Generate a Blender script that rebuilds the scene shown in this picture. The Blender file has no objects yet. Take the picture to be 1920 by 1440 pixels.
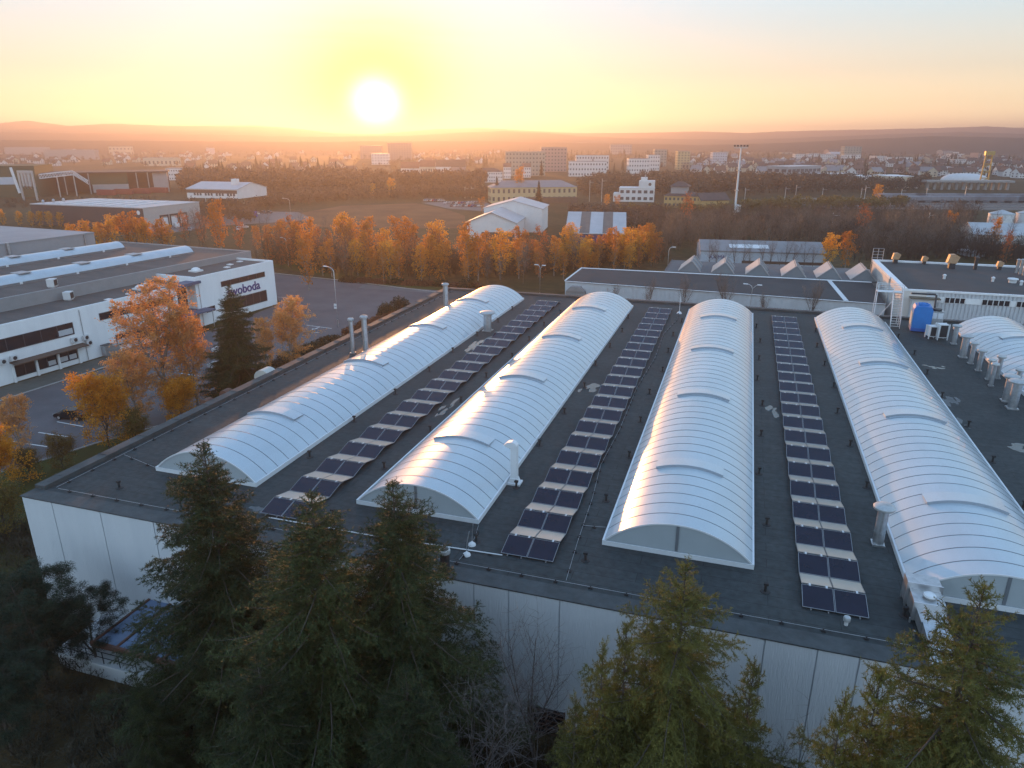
import bpy, math, random
import numpy as np
S = bpy.context.scene
COL = S.collection
R = math.radians
PI = math.pi
# ------------------------------------------------------------------ camera
F = 1333.0; CX = 960.0; CY = 720.0          # pinhole of the 1920x1440 photograph
PITCH = 18.962; YAW = 17.743; CAMZ = 35.0
cd = bpy.data.cameras.new('Camera'); co = bpy.data.objects.new('Camera', cd); COL.objects.link(co)
co.location = (0, 0, CAMZ); co.rotation_euler = (R(90 - PITCH), 0, R(YAW))
cd.sensor_width = 36; cd.lens = 36 * F / 1920; cd.clip_start = 0.5; cd.clip_end = 30000
S.camera = co
# ------------------------------------------------------------------ light
SUN_AZ = -27.85; SUN_EL = 2.39              # azimuth from +Y, negative is left
sd = np.array([math.sin(R(SUN_AZ)) * math.cos(R(SUN_EL)), math.cos(R(SUN_AZ)) * math.cos(R(SUN_EL)), math.sin(R(SUN_EL))])
sl = bpy.data.lights.new('sun', 'SUN'); so = bpy.data.objects.new('sun', sl); COL.objects.link(so)
sl.energy = 4.4; sl.angle = R(0.53); sl.color = (1.0, 0.43, 0.14)
so.rotation_euler = (R(90 - SUN_EL), 0, R(180 - SUN_AZ))
so.location = (-300, 600, 200)
W = bpy.data.worlds.new('World'); S.world = W; W.use_nodes = True
nt = W.node_tree; nt.nodes.clear()
def nd(t, **kw):
    n = nt.nodes.new(t)
    for k, v in kw.items(): setattr(n, k, v)
    return n
def lk(a, b): nt.links.new(a, b)
def mth(op, a, b=None, c=None, clamp=False):
    n = nd('ShaderNodeMath', operation=op); n.use_clamp = clamp
    for i, x in enumerate((a, b, c)):
        if x is None: continue
        if isinstance(x, (int, float)): n.inputs[i].default_value = x
        else: lk(x, n.inputs[i])
    return n.outputs[0]
def ramp(fac, stops):
    n = nd('ShaderNodeValToRGB'); e = n.color_ramp.elements
    e[0].position, e[0].color = stops[0][0], (*stops[0][1], 1)
    e[1].position, e[1].color = stops[-1][0], (*stops[-1][1], 1)
    for p, c in stops[1:-1]:
        q = e.new(p); q.color = (*c, 1)
    lk(fac, n.inputs[0]); return n.outputs[0]
def mixc(fac, a, b, mode='MIX'):
    n = nd('ShaderNodeMix', data_type='RGBA', blend_type=mode); n.clamp_factor = True
    for s, x in ((0, fac), (6, a), (7, b)):
        if isinstance(x, (int, float)): n.inputs[s].default_value = x
        elif isinstance(x, tuple): n.inputs[s].default_value = (*x, 1)
        else: lk(x, n.inputs[s])
    return n.outputs[2]
sky = nd('ShaderNodeTexSky', sky_type='NISHITA'); sky.sun_disc = False
sky.sun_elevation = R(SUN_EL); sky.sun_rotation = R(SUN_AZ) % (2 * PI); sky.altitude = 400; sky.air_density = 1.2; sky.dust_density = 2.5; sky.ozone_density = 1.5
tc = nd('ShaderNodeTexCoord'); nrm = nd('ShaderNodeVectorMath', operation='NORMALIZE'); lk(tc.outputs['Generated'], nrm.inputs[0])
sx = nd('ShaderNodeSeparateXYZ'); lk(nrm.outputs[0], sx.inputs[0])
dt = nd('ShaderNodeVectorMath', operation='DOT_PRODUCT'); lk(nrm.outputs[0], dt.inputs[0]); dt.inputs[1].default_value = tuple(sd)
ang = mth('MULTIPLY', mth('ARCCOSINE', mth('MINIMUM', dt.outputs['Value'], 0.9999999)), 180 / PI)
elev = mth('MULTIPLY', mth('ARCSINE', sx.outputs['Z']), 180 / PI)
fe = mth('DIVIDE', elev, 90.0, clamp=True)
front = ramp(fe, [(0.0, (2.5, 1.80, 0.92)), (0.012, (2.2, 1.62, 0.88)), (0.026, (1.55, 1.24, 0.74)), (0.05, (1.06, 0.98, 0.76)), (0.085, (0.80, 0.94, 0.96)), (0.12, (0.66, 0.96, 1.16)),
                  (0.20, (0.62, 0.90, 1.12)), (0.38, (0.42, 0.70, 1.12)), (1.0, (0.28, 0.50, 0.90))])
back = ramp(fe, [(0.0, (1.00, 1.35, 1.62)), (0.08, (1.45, 1.80, 2.05)), (0.22, (1.32, 1.75, 2.15)), (0.5, (0.60, 0.96, 1.46)), (1.0, (0.28, 0.50, 0.90))])
hz = nd('ShaderNodeVectorMath', operation='DOT_PRODUCT'); lk(nrm.outputs[0], hz.inputs[0]); hz.inputs[1].default_value = (sd[0], sd[1], 0)
ff = nd('ShaderNodeMapRange', interpolation_type='SMOOTHSTEP'); lk(hz.outputs['Value'], ff.inputs['Value']); ff.inputs['From Min'].default_value = -0.35; ff.inputs['From Max'].default_value = 0.5
base = mixc(ff.outputs[0], back, front)
# thin bright streaks of cirrus in the sunset sky
mp = nd('ShaderNodeMapping'); mp.inputs['Scale'].default_value = (5.0, 5.0, 70.0); mp.inputs['Rotation'].default_value = (R(2), R(3), 0); lk(nrm.outputs[0], mp.inputs[0])
nz = nd('ShaderNodeTexNoise'); nz.inputs['Scale'].default_value = 1.6; nz.inputs['Detail'].default_value = 5; lk(mp.outputs[0], nz.inputs['Vector'])
cl = ramp(nz.outputs['Fac'], [(0.0, (0, 0, 0)), (0.47, (0, 0, 0)), (0.62, (1, 1, 1)), (1.0, (1, 1, 1))])
clf = mth('MULTIPLY', cl, mth('POWER', 2.718, mth('MULTIPLY', mth('POWER', mth('DIVIDE', mth('ABSOLUTE', mth('SUBTRACT', elev, 6.8)), 1.6), 2.0), -1.0)))
clf = mth('MULTIPLY', clf, mth('POWER', 2.718, mth('MULTIPLY', mth('POWER', mth('DIVIDE', ang, 7.0), 2.0), -0.8)))
base = mixc(mth('MULTIPLY', clf, 0.9), base, (1.5, 1.25, 0.80))
g1 = mth('POWER', 2.718, mth('MULTIPLY', mth('POWER', mth('DIVIDE', ang, 5.6), 2.0), -1.0))
base = mixc(mth('MULTIPLY', g1, 0.95), base, (1.62, 1.10, 0.11))
g2 = mth('POWER', 2.718, mth('MULTIPLY', mth('POWER', mth('DIVIDE', ang, 1.42), 2.0), -1.0))
base = mixc(1.0, base, mixc(g2, (0, 0, 0), (12.0, 8.8, 3.8)), 'ADD')
base = mixc(0.12, base, mixc(1.0, sky.outputs[0], (0.1, 0.1, 0.1), 'MULTIPLY'), 'MIX')
bg = nd('ShaderNodeBackground'); lk(base, bg.inputs[0]); bg.inputs[1].default_value = 0.43
wo = nd('ShaderNodeOutputWorld'); lk(bg.outputs[0], wo.inputs[0])
S.view_settings.view_transform = 'Standard'; S.view_settings.look = 'None'
S.view_settings.exposure = 1.3; S.view_settings.gamma = 1.0; S.view_settings.use_curve_mapping = False
S.render.engine = 'CYCLES'
cy = S.cycles; cy.use_denoising = True; cy.max_bounces = 6; cy.diffuse_bounces = 3; cy.glossy_bounces = 3
cy.transmission_bounces = 4; cy.volume_bounces = 0; cy.transparent_max_bounces = 4; cy.use_adaptive_sampling = True; cy.adaptive_threshold = 0.015
cy.caustics_reflective = False; cy.caustics_refractive = False
# ------------------------------------------------------------------ helpers
_p = R(PITCH); _y = R(YAW); _c, _s = math.cos(_y), math.sin(_y)
_Rz = np.array([[_c, -_s, 0], [_s, _c, 0], [0, 0, 1.0]])
_r = _Rz @ np.array([1.0, 0, 0]); _u = _Rz @ np.array([0, math.sin(_p), math.cos(_p)]); _f = _Rz @ np.array([0, math.cos(_p), -math.sin(_p)])
def ray(x, y): return (x - CX) / F * _r + (CY - y) / F * _u + _f
def P(x, y, z=0.0):
    w = ray(x, y); return np.array([0, 0, CAMZ]) + (z - CAMZ) / w[2] * w
def HT(b, ty, z=0.0):
    'height of a thing that stands at photo point b and reaches photo row ty'
    p = P(*b, z); w = ray(b[0], ty); s = math.hypot(p[0], p[1]) / math.hypot(w[0], w[1]); return CAMZ + s * w[2] - z
def PIX(p):
    d = np.array(p, float) - np.array([0, 0, CAMZ]); k = d @ _f
    return CX + F * (d @ _r) / k, CY - F * (d @ _u) / k
BASE = {}
def wloc(o):
    return BASE.get(o.name, np.zeros(3)) if o is not None else np.zeros(3)
def tag(o, label, cat, group=None, kind=None):
    if label: o['label'] = label
    if cat: o['category'] = cat
    if group: o['group'] = group
    if kind: o['kind'] = kind
    return o
def thing(name, label, cat, loc=(0, 0, 0), rz=0.0, group=None):
    o = bpy.data.objects.new(name, None); COL.objects.link(o); o.empty_display_size = 0.5
    o.location = tuple(loc); o.rotation_euler = (0, 0, rz); BASE[o.name] = np.array(loc, float)
    return tag(o, label, cat, group)
def link(name, me, parent=None, loc=None):
    o = bpy.data.objects.new(name, me); COL.objects.link(o)
    if parent is not None:
        o.parent = parent; BASE[o.name] = wloc(parent)
    if loc is not None: o.location = tuple(loc)
    return o
def kids(o): return [c for c in list(COL.objects) if c.parent == o]
CH = {}
def dup(root, loc, rz=0.0, sc=1.0, label=None, group=None):
    if root.name not in CH:
        ch = [c for c in root.children]; CH[root.name] = [(c, list(c.children)) for c in ch]
    r = root.copy(); COL.objects.link(r); r.location = tuple(loc); r.rotation_euler = (0, 0, rz)
    r.scale = (sc, sc, sc) if not hasattr(sc, '__len__') else tuple(sc)
    if label: r['label'] = label
    if group: r['group'] = group
    for c, gs in CH[root.name]:
        k = c.copy(); COL.objects.link(k); k.parent = r
        for g in gs:
            q = g.copy(); COL.objects.link(q); q.parent = k
    return r
class MB:
    def __init__(s): s.v = []; s.f = []; s.m = []; s.n = 0
    def add(s, v, f, m=0):
        v = np.asarray(v, float).reshape(-1, 3); s.v.append(v); n = s.n
        s.f += [tuple(int(i) + n for i in q) for q in f]; s.m += [m] * len(f); s.n += len(v); return s
    def box(s, x0, y0, z0, x1, y1, z1, m=0):
        v = [(x0, y0, z0), (x1, y0, z0), (x1, y1, z0), (x0, y1, z0), (x0, y0, z1), (x1, y0, z1), (x1, y1, z1), (x0, y1, z1)]
        return s.add(v, [(0, 3, 2, 1), (4, 5, 6, 7), (0, 1, 5, 4), (1, 2, 6, 5), (2, 3, 7, 6), (3, 0, 4, 7)], m)
    def prism(s, poly, z0, z1, m=0):
        n = len(poly); v = [(p[0], p[1], z0) for p in poly] + [(p[0], p[1], z1) for p in poly]
        f = [tuple(range(n))[::-1], tuple(range(n, 2 * n))] + [(i, (i + 1) % n, n + (i + 1) % n, n + i) for i in range(n)]
        return s.add(v, f, m)
    def extr(s, prof, axis, a, b, m=0):
        'profile of 2-d points swept along axis x or y from a to b'
        n = len(prof)
        g = (lambda p, t: (t, p[0], p[1])) if axis == 'x' else (lambda p, t: (p[0], t, p[1]))
        v = [g(p, a) for p in prof] + [g(p, b) for p in prof]
        f = [tuple(range(n)), tuple(range(n, 2 * n))[::-1]] + [(i, n + i, n + (i + 1) % n, (i + 1) % n) for i in range(n)]
        return s.add(v, f, m)
    def tube(s, pts, r, k=6, m=0, cap=True):
        v, q = tube_np(np.asarray(pts, float), r, k); f = [tuple(x) for x in q]; n = len(pts)
        if cap: f += [tuple(range(k))[::-1], tuple(range((n - 1) * k, n * k))]
        return s.add(v, f, m)
    def lathe(s, cx, cy, prof, k=12, m=0):
        v = []; n = len(prof)
        for rr, z in prof:
            for i in range(k):
                a = 2 * PI * i / k; v.append((cx + rr * math.cos(a), cy + rr * math.sin(a), z))
        f = [(j * k + i, j * k + (i + 1) % k, (j + 1) * k + (i + 1) % k, (j + 1) * k + i) for j in range(n - 1) for i in range(k)]
        f += [tuple(range(k))[::-1], tuple(range((n - 1) * k, n * k))]
        return s.add(v, f, m)
    def build(s, name, mats, parent=None, smooth=False, world=False, auto=None):
        v = np.concatenate(s.v) if s.v else np.zeros((0, 3))
        if world and parent is not None: v = v - wloc(parent)
        me = bpy.data.meshes.new(name); me.from_pydata(v.tolist(), [], s.f)
        for m in (mats if isinstance(mats, (list, tuple)) else [mats]): me.materials.append(m)
        me.polygons.foreach_set('material_index', s.m)
        if smooth: me.polygons.foreach_set('use_smooth', [True] * len(s.f))
        me.update()
        if auto is not None:
            me.polygons.foreach_set('use_smooth', [True] * len(s.f)); me.set_sharp_from_angle(angle=R(auto))
        return link(name, me, parent)
def tube_np(p, r, k=5):
    n = len(p); r = np.full(n, r) if np.isscalar(r) else np.asarray(r, float)
    t = np.gradient(p, axis=0); t /= np.linalg.norm(t, axis=1)[:, None] + 1e-9
    ref = np.array([0, 0, 1.0]) if abs(t[:, 2]).mean() < 0.8 else np.array([1.0, 0, 0])
    a = np.cross(t, ref); a /= np.linalg.norm(a, axis=1)[:, None] + 1e-9; b = np.cross(t, a)
    th = np.arange(k) * 2 * PI / k
    v = (p[:, None] + r[:, None, None] * (np.cos(th)[None, :, None] * a[:, None] + np.sin(th)[None, :, None] * b[:, None])).reshape(-1, 3)
    i = np.arange(n - 1)[:, None] * k; j = np.arange(k)[None]; j2 = (j + 1) % k
    q = np.stack([i + j, i + j2, i + k + j2, i + k + j], -1).reshape(-1, 4)
    return v, q
def mesh_np(name, v, faces, mat, smooth=False):
    'faces: (n,3) or (n,4) index array'
    v = np.asarray(v, np.float32); faces = np.asarray(faces, np.int32); n, k = faces.shape
    me = bpy.data.meshes.new(name); me.vertices.add(len(v)); me.vertices.foreach_set('co', v.ravel())
    me.loops.add(n * k); me.loops.foreach_set('vertex_index', faces.ravel())
    me.polygons.add(n); me.polygons.foreach_set('loop_start', np.arange(0, n * k, k, dtype=np.int32))
    if smooth: me.polygons.foreach_set('use_smooth', [True] * n)
    me.materials.append(mat); me.update(calc_edges=True); me.validate(); return me
# ------------------------------------------------------------------ materials
MATS = {}
def newmat(name):
    m = bpy.data.materials.new(name); m.use_nodes = True; MATS[name] = m
    return m, m.node_tree.nodes['Principled BSDF'], m.node_tree
def M(name, rgb, rough=0.8, metal=0.0, var=0.18, scale=0.6, bump=0.0, bscale=8.0, spec=0.5, coords='Object', stretch=(1, 1, 1), rgb2=None):
    if name in MATS: return MATS[name]
    m, b, t = newmat(name); N = t.nodes; L = t.links
    b.inputs['Roughness'].default_value = rough; b.inputs['Metallic'].default_value = metal; b.inputs['Specular IOR Level'].default_value = spec
    c2 = rgb2 or tuple(x * (1 - var) for x in rgb); c1 = rgb if rgb2 else tuple(min(1, x * (1 + var)) for x in rgb)
    if var or rgb2:
        q = N.new('ShaderNodeTexCoord'); mpn = N.new('ShaderNodeMapping'); mpn.inputs['Scale'].default_value = stretch; L.new(q.outputs[coords], mpn.inputs[0])
        z = N.new('ShaderNodeTexNoise'); z.inputs['Scale'].default_value = scale; z.inputs['Detail'].default_value = 6; z.inputs['Roughness'].default_value = 0.65; L.new(mpn.outputs[0], z.inputs['Vector'])
        mr = N.new('ShaderNodeMapRange'); mr.inputs[1].default_value = 0.3; mr.inputs[2].default_value = 0.7; L.new(z.outputs['Fac'], mr.inputs[0])
        x = N.new('ShaderNodeMix'); x.data_type = 'RGBA'; x.inputs[6].default_value = (*c1, 1); x.inputs[7].default_value = (*c2, 1)
        L.new(mr.outputs[0], x.inputs[0]); L.new(x.outputs[2], b.inputs['Base Color'])
        if bump:
            z2 = N.new('ShaderNodeTexNoise'); z2.inputs['Scale'].default_value = bscale; z2.inputs['Detail'].default_value = 4; L.new(mpn.outputs[0], z2.inputs['Vector'])
            bp = N.new('ShaderNodeBump'); bp.inputs['Strength'].default_value = bump; bp.inputs['Distance'].default_value = 0.05; L.new(z2.outputs['Fac'], bp.inputs['Height']); L.new(bp.outputs[0], b.inputs['Normal'])
    else: b.inputs['Base Color'].default_value = (*rgb, 1)
    return m
def LEAF(name, a, b_, trans=0.45, scale=0.7, rough=0.6):
    'foliage: two leaf tones in clumps, each tree a little different, light passing through the leaves'
    if name in MATS: return MATS[name]
    m, b, t = newmat(name); N = t.nodes; L = t.links
    q = N.new('ShaderNodeTexCoord'); z = N.new('ShaderNodeTexNoise'); z.inputs['Scale'].default_value = scale; z.inputs['Detail'].default_value = 5; z.inputs['Roughness'].default_value = 0.7; L.new(q.outputs['Object'], z.inputs['Vector'])
    oi = N.new('ShaderNodeObjectInfo'); ad = N.new('ShaderNodeMath'); ad.operation = 'MULTIPLY_ADD'; ad.inputs[1].default_value = 0.5; ad.inputs[2].default_value = -0.25; L.new(oi.outputs['Random'], ad.inputs[0])
    mr = N.new('ShaderNodeMapRange'); mr.inputs[1].default_value = 0.33; mr.inputs[2].default_value = 0.67; L.new(z.outputs['Fac'], mr.inputs[0])
    sm = N.new('ShaderNodeMath'); sm.operation = 'ADD'; sm.use_clamp = True; L.new(mr.outputs[0], sm.inputs[0]); L.new(ad.outputs[0], sm.inputs[1])
    x = N.new('ShaderNodeMix'); x.data_type = 'RGBA'; x.inputs[6].default_value = (*a, 1); x.inputs[7].default_value = (*b_, 1); L.new(sm.outputs[0], x.inputs[0])
    L.new(x.outputs[2], b.inputs['Base Color']); b.inputs['Roughness'].default_value = rough; b.inputs['Specular IOR Level'].default_value = 0.25
    tr = N.new('ShaderNodeBsdfTranslucent'); L.new(x.outputs[2], tr.inputs[0]); ms = N.new('ShaderNodeMixShader'); ms.inputs[0].default_value = trans
    L.new(b.outputs[0], ms.inputs[1]); L.new(tr.outputs[0], ms.inputs[2]); L.new(ms.outputs[0], N['Material Output'].inputs['Surface'])
    return m
ORD = ['first', 'second', 'third', 'fourth', 'fifth', 'sixth', 'seventh', 'eighth', 'ninth', 'tenth', 'eleventh', 'twelfth', 'thirteenth', 'fourteenth', 'fifteenth',
       'sixteenth', 'seventeenth', 'eighteenth', 'nineteenth', 'twentieth', 'twenty-first', 'twenty-second', 'twenty-third', 'twenty-fourth', 'twenty-fifth', 'twenty-sixth', 'twenty-seventh',
       'twenty-eighth', 'twenty-ninth', 'thirtieth', 'thirty-first', 'thirty-second', 'thirty-third', 'thirty-fourth', 'thirty-fifth', 'thirty-sixth', 'thirty-seventh', 'thirty-eighth', 'thirty-ninth', 'fortieth']
white_met = M('white_paint', (0.62, 0.63, 0.64), 0.5, var=0.06)
galv = M('galvanised_steel', (0.46, 0.47, 0.48), 0.38, 0.85, var=0.2, scale=2.5)
alu = M('aluminium', (0.62, 0.62, 0.63), 0.35, 0.8, var=0.0)
dark_met = M('dark_metal', (0.035, 0.036, 0.04), 0.5, 0.2, var=0.1)
rubber = M('black_rubber', (0.02, 0.02, 0.021), 0.8, var=0.1)
glass_dark = M('dark_glass', (0.012, 0.014, 0.02), 0.08, 0.0, var=0.0)
concrete = M('concrete', (0.27, 0.265, 0.255), 0.9, var=0.2, scale=1.2, bump=0.2)
# ------------------------------------------------------------------ ground, far hills
rng = np.random.default_rng(7)
def ground_mat():
    m, b, t = newmat('meadow_and_scrub'); N = t.nodes; L = t.links
    q = N.new('ShaderNodeTexCoord')
    def noise(s, d=6):
        z = N.new('ShaderNodeTexNoise'); z.inputs['Scale'].default_value = s; z.inputs['Detail'].default_value = d; z.inputs['Roughness'].default_value = 0.65; L.new(q.outputs['Object'], z.inputs['Vector']); return z.outputs['Fac']
    def rp(f, st):
        n = N.new('ShaderNodeValToRGB'); e = n.color_ramp.elements; e[0].position = st[0][0]; e[0].color = (*st[0][1], 1); e[1].position = st[-1][0]; e[1].color = (*st[-1][1], 1)
        for p, c in st[1:-1]:
            k = e.new(p); k.color = (*c, 1)
        L.new(f, n.inputs[0]); return n.outputs[0]
    a = rp(noise(0.012), [(0.35, (0.045, 0.042, 0.018)), (0.5, (0.075, 0.055, 0.028)), (0.65, (0.10, 0.075, 0.04))])
    c = rp(noise(0.35), [(0.3, (0.55, 0.55, 0.55)), (0.7, (1.25, 1.2, 1.1))])
    x = N.new('ShaderNodeMix'); x.data_type = 'RGBA'; x.blend_type = 'MULTIPLY'; x.inputs[0].default_value = 1; L.new(a, x.inputs[6]); L.new(c, x.inputs[7]); L.new(x.outputs[2], b.inputs['Base Color'])
    b.inputs['Roughness'].default_value = 0.95; b.inputs['Specular IOR Level'].default_value = 0.1; return m
# polar sheet round the camera, flat near by and gently rolling far away
rad = np.concatenate([[0.0], np.geomspace(20, 1000, 26), np.linspace(1100, 5750, 30)]); na = 180
th = np.linspace(0, 2 * PI, na, endpoint=False)
gv = [(0, 0, 0)]
for r_ in rad[1:]:
    for t_ in th:
        z = 0.0 if r_ < 1000 else min(1, (r_ - 1000) / 2500) * (6 * math.sin(3.1 * t_ + r_ / 700) + 5 * math.sin(7.3 * t_ - r_ / 420))
        gv.append((r_ * math.cos(t_), r_ * math.sin(t_), z))
gb = MB(); ff_ = [(0, 1 + i, 1 + (i + 1) % na) for i in range(na)]
for k in range(len(rad) - 2):
    a0 = 1 + k * na; b0 = a0 + na
    ff_ += [(a0 + i, b0 + i, b0 + (i + 1) % na, a0 + (i + 1) % na) for i in range(na)]
gb.add(gv, ff_); g = gb.build('ground', ground_mat(), smooth=True); g['kind'] = 'structure'
forest = M('forest_slope', (0.05, 0.042, 0.03), 0.95, var=0.0, rgb2=(0.028, 0.03, 0.02), scale=0.012, spec=0.1)
def hills(dist, sky_pts, depth, seed, base_z=-8):
    rr = np.random.default_rng(seed); azs = np.radians(np.arange(-75, 75.01, 0.25))   # azimuth from +Y
    xs = np.array([p[0] for p in sky_pts], float); ys = np.array([p[1] for p in sky_pts], float)
    az_k = []; el_k = []
    for x, y in sky_pts:
        w = ray(x, y); az_k.append(math.atan2(w[0], w[1])); el_k.append(math.atan2(w[2], math.hypot(w[0], w[1])))
    el = np.interp(azs, az_k, el_k)
    zz = CAMZ + dist * np.tan(el)
    n = len(azs); jit = np.convolve(rr.normal(0, 1, n + 8), np.ones(3) / 3, 'same')[4:-4] * dist * 0.00018
    jit2 = np.convolve(rr.normal(0, 1, n + 40), np.ones(25) / 25, 'same')[20:-20] * dist * 0.0012
    zz = zz + jit + jit2
    prof = [(-1.0, 0.0), (-0.6, 0.32), (-0.35, 0.62), (-0.15, 0.88), (0, 1.0), (0.3, 0.85), (0.7, 0.4), (1.0, 0.0)]
    v = []
    for k, (o, hfrac) in enumerate(prof):
        d = dist + o * depth
        wob = rr.normal(0, 1, n) * (0.02 if 0 < k < len(prof) - 1 and k != 4 else 0)
        for i in range(n):
            v.append((d * math.sin(azs[i]), d * math.cos(azs[i]), base_z + (zz[i] - base_z) * max(0, hfrac + wob[i])))
    f = [(k * n + i, k * n + i + 1, (k + 1) * n + i + 1, (k + 1) * n + i) for k in range(len(prof) - 1) for i in range(n - 1)]
    b = MB(); b.add(v, f); o = b.build('hills', forest, smooth=True); o['kind'] = 'structure'; return o
hills(5000, [(-900, 240), (0, 231), (50, 226), (130, 236), (210, 231), (300, 235), (480, 235), (560, 241), (620, 249), (700, 252), (760, 247), (820, 242), (900, 240), (1000, 246), (1080, 250), (1200, 249), (1300, 246), (1400, 249), (1500, 245), (1620, 243), (1700, 241), (1800, 239), (1850, 237), (1920, 240), (2800, 236)], 600, 1)
hills(3600, [(-900, 252), (0, 247), (200, 250), (400, 252), (600, 256), (760, 255), (880, 248), (940, 246), (1000, 248), (1100, 256), (1250, 261), (1400, 262), (1550, 256), (1700, 251), (1800, 248), (1920, 250), (2800, 248)], 500, 2)
hills(2500, [(-900, 262), (0, 262), (300, 264), (600, 266), (900, 264), (1100, 268), (1300, 272), (1480, 268), (1600, 262), (1750, 256), (1920, 258), (2800, 258)], 350, 3)
# ------------------------------------------------------------------ the factory hall
def roof_mat(name, c1, c2):
    m, b, t = newmat(name); N = t.nodes; L = t.links
    q = N.new('ShaderNodeTexCoord')
    z = N.new('ShaderNodeTexNoise'); z.inputs['Scale'].default_value = 0.18; z.inputs['Detail'].default_value = 8; z.inputs['Roughness'].default_value = 0.7; L.new(q.outputs['Object'], z.inputs['Vector'])
    x = N.new('ShaderNodeMix'); x.data_type = 'RGBA'; x.inputs[6].default_value = (*c1, 1); x.inputs[7].default_value = (*c2, 1)
    mr = N.new('ShaderNodeMapRange'); mr.inputs[1].default_value = 0.32; mr.inputs[2].default_value = 0.68; L.new(z.outputs['Fac'], mr.inputs[0]); L.new(mr.outputs[0], x.inputs[0])
    # felt sheets one metre wide laid along the hall, dark lapped joints
    br = N.new('ShaderNodeTexBrick'); br.offset = 0.5; br.inputs['Scale'].default_value = 1.0; br.inputs['Mortar Size'].default_value = 0.022; br.inputs['Mortar Smooth'].default_value = 0.3
    br.inputs['Brick Width'].default_value = 7.5; br.inputs['Row Height'].default_value = 1.0; br.inputs['Color1'].default_value = (1, 1, 1, 1); br.inputs['Color2'].default_value = (0.86, 0.87, 0.88, 1); br.inputs['Mortar'].default_value = (0.42, 0.42, 0.42, 1)
    L.new(q.outputs['Object'], br.inputs['Vector'])
    y = N.new('ShaderNodeMix'); y.data_type = 'RGBA'; y.blend_type = 'MULTIPLY'; y.inputs[0].default_value = 1.0; L.new(x.outputs[2], y.inputs[6]); L.new(br.outputs['Color'], y.inputs[7])
    z3 = N.new('ShaderNodeTexNoise'); z3.inputs['Scale'].default_value = 2.2; z3.inputs['Detail'].default_value = 8; L.new(q.outputs['Object'], z3.inputs['Vector'])
    g3 = N.new('ShaderNodeMapRange'); g3.inputs[1].default_value = 0.3; g3.inputs[2].default_value = 0.7; g3.inputs[3].default_value = 0.72; g3.inputs[4].default_value = 1.22; L.new(z3.outputs['Fac'], g3.inputs[0])
    y2 = N.new('ShaderNodeMix'); y2.data_type = 'RGBA'; y2.blend_type = 'MULTIPLY'; y2.inputs[0].default_value = 1.0; L.new(y.outputs[2], y2.inputs[6]); L.new(g3.outputs[0], y2.inputs[7])
    L.new(y2.outputs[2], b.inputs['Base Color']); b.inputs['Roughness'].default_value = 0.72; b.inputs['Specular IOR Level'].default_value = 0.3
    z2 = N.new('ShaderNodeTexNoise'); z2.inputs['Scale'].default_value = 14; L.new(q.outputs['Object'], z2.inputs['Vector'])
    bp = N.new('ShaderNodeBump'); bp.inputs['Strength'].default_value = 0.35; bp.inputs['Distance'].default_value = 0.03; L.new(z2.outputs['Fac'], bp.inputs['Height']); L.new(bp.outputs[0], b.inputs['Normal'])
    return m
felt = roof_mat('roofing_felt', (0.046, 0.054, 0.055), (0.027, 0.034, 0.036))
felt_b = M('upstand_felt', (0.044, 0.051, 0.053), 0.75, var=0.4, scale=0.8, bump=0.3)
felt_g = roof_mat('grey_roofing_felt', (0.06, 0.06, 0.06), (0.04, 0.04, 0.04))
render_w = M('white_roughcast', (0.56, 0.58, 0.60), 0.9, var=0.0, rgb2=(0.505, 0.53, 0.555), scale=0.8, bump=0.8, bscale=16, spec=0.2, stretch=(1, 1, 0.12))
joint_m = M('joint_sealant', (0.33, 0.36, 0.39), 0.8, var=0.1)
poly = M('opal_polycarbonate', (0.38, 0.445, 0.49), 0.33, 0.0, var=0.09, scale=0.35, spec=1.0, stretch=(1, 0.25, 1))
pb_ = poly.node_tree.nodes['Principled BSDF']; pb_.inputs['Coat Weight'].default_value = 0.45; pb_.inputs['Coat Roughness'].default_value = 0.055
poly_end = M('opal_end_wall', (0.33, 0.37, 0.39), 0.35, 0.0, var=0.05)
rib_m = M('skylight_rib', (0.15, 0.17, 0.19), 0.45, 0.3, var=0.0)
mull_m = M('mullion_grey', (0.16, 0.18, 0.20), 0.5, 0.3, var=0.0)
flap_m = M('flap_edge', (0.33, 0.36, 0.40), 0.4, 0.3, var=0.0)
curb_m = M('white_curb', (0.60, 0.62, 0.64), 0.5, var=0.05)
HX0, HX1, HY0, HY1, HZ = -49.05, 78.0, 33.85, 115.2, 10.0
hall = thing('factory_hall', 'long flat roofed white factory hall with rounded barrel skylights in the foreground', 'factory', (HX0, HY0, 0))
b = MB(); b.box(HX0, HY0 + 0.125, HZ - 0.4, HX1, HY1, HZ); b.build('roof', felt, hall, world=True)
b = MB()
b.box(HX0 - 0.12, HY0 + 1.25, HZ, HX0 + 0.85, HY1 + 0.1, HZ + 0.32); b.box(HX0 + 0.85, HY1 - 0.8, HZ, HX1, HY1 + 0.1, HZ + 0.32)
b.box(HX0 - 0.12, HY0 - 0.06, HZ - 0.05, HX1 + 0.1, HY0 + 1.25, HZ + 0.03)
for yy in np.arange(HY0 + 3, HY1, 4.1): b.box(HX0 - 0.15, yy, HZ + 0.32, HX0 + 0.88, yy + 0.1, HZ + 0.36)
b.build('roof_edge', felt_b, hall, world=True)
b = MB(); b.box(HX0 + 0.15, HY0 + 0.12, -2.5, HX1, HY0 + 0.5, HZ - 0.405)
xs = [HX0 + 0.06, -46.1, -41.6, -36.9, -32.6, -27.7, -23.2, -18.0, -13.2, -11.0, -7.9, -2.6, 3.3, 5.9, 7.9, 12.7, 17.0, 21.6, 26.1, 31.0, 35.2, 40.0, 46.0, 52.0, 58.0, 64.0, 70.0]
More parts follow.
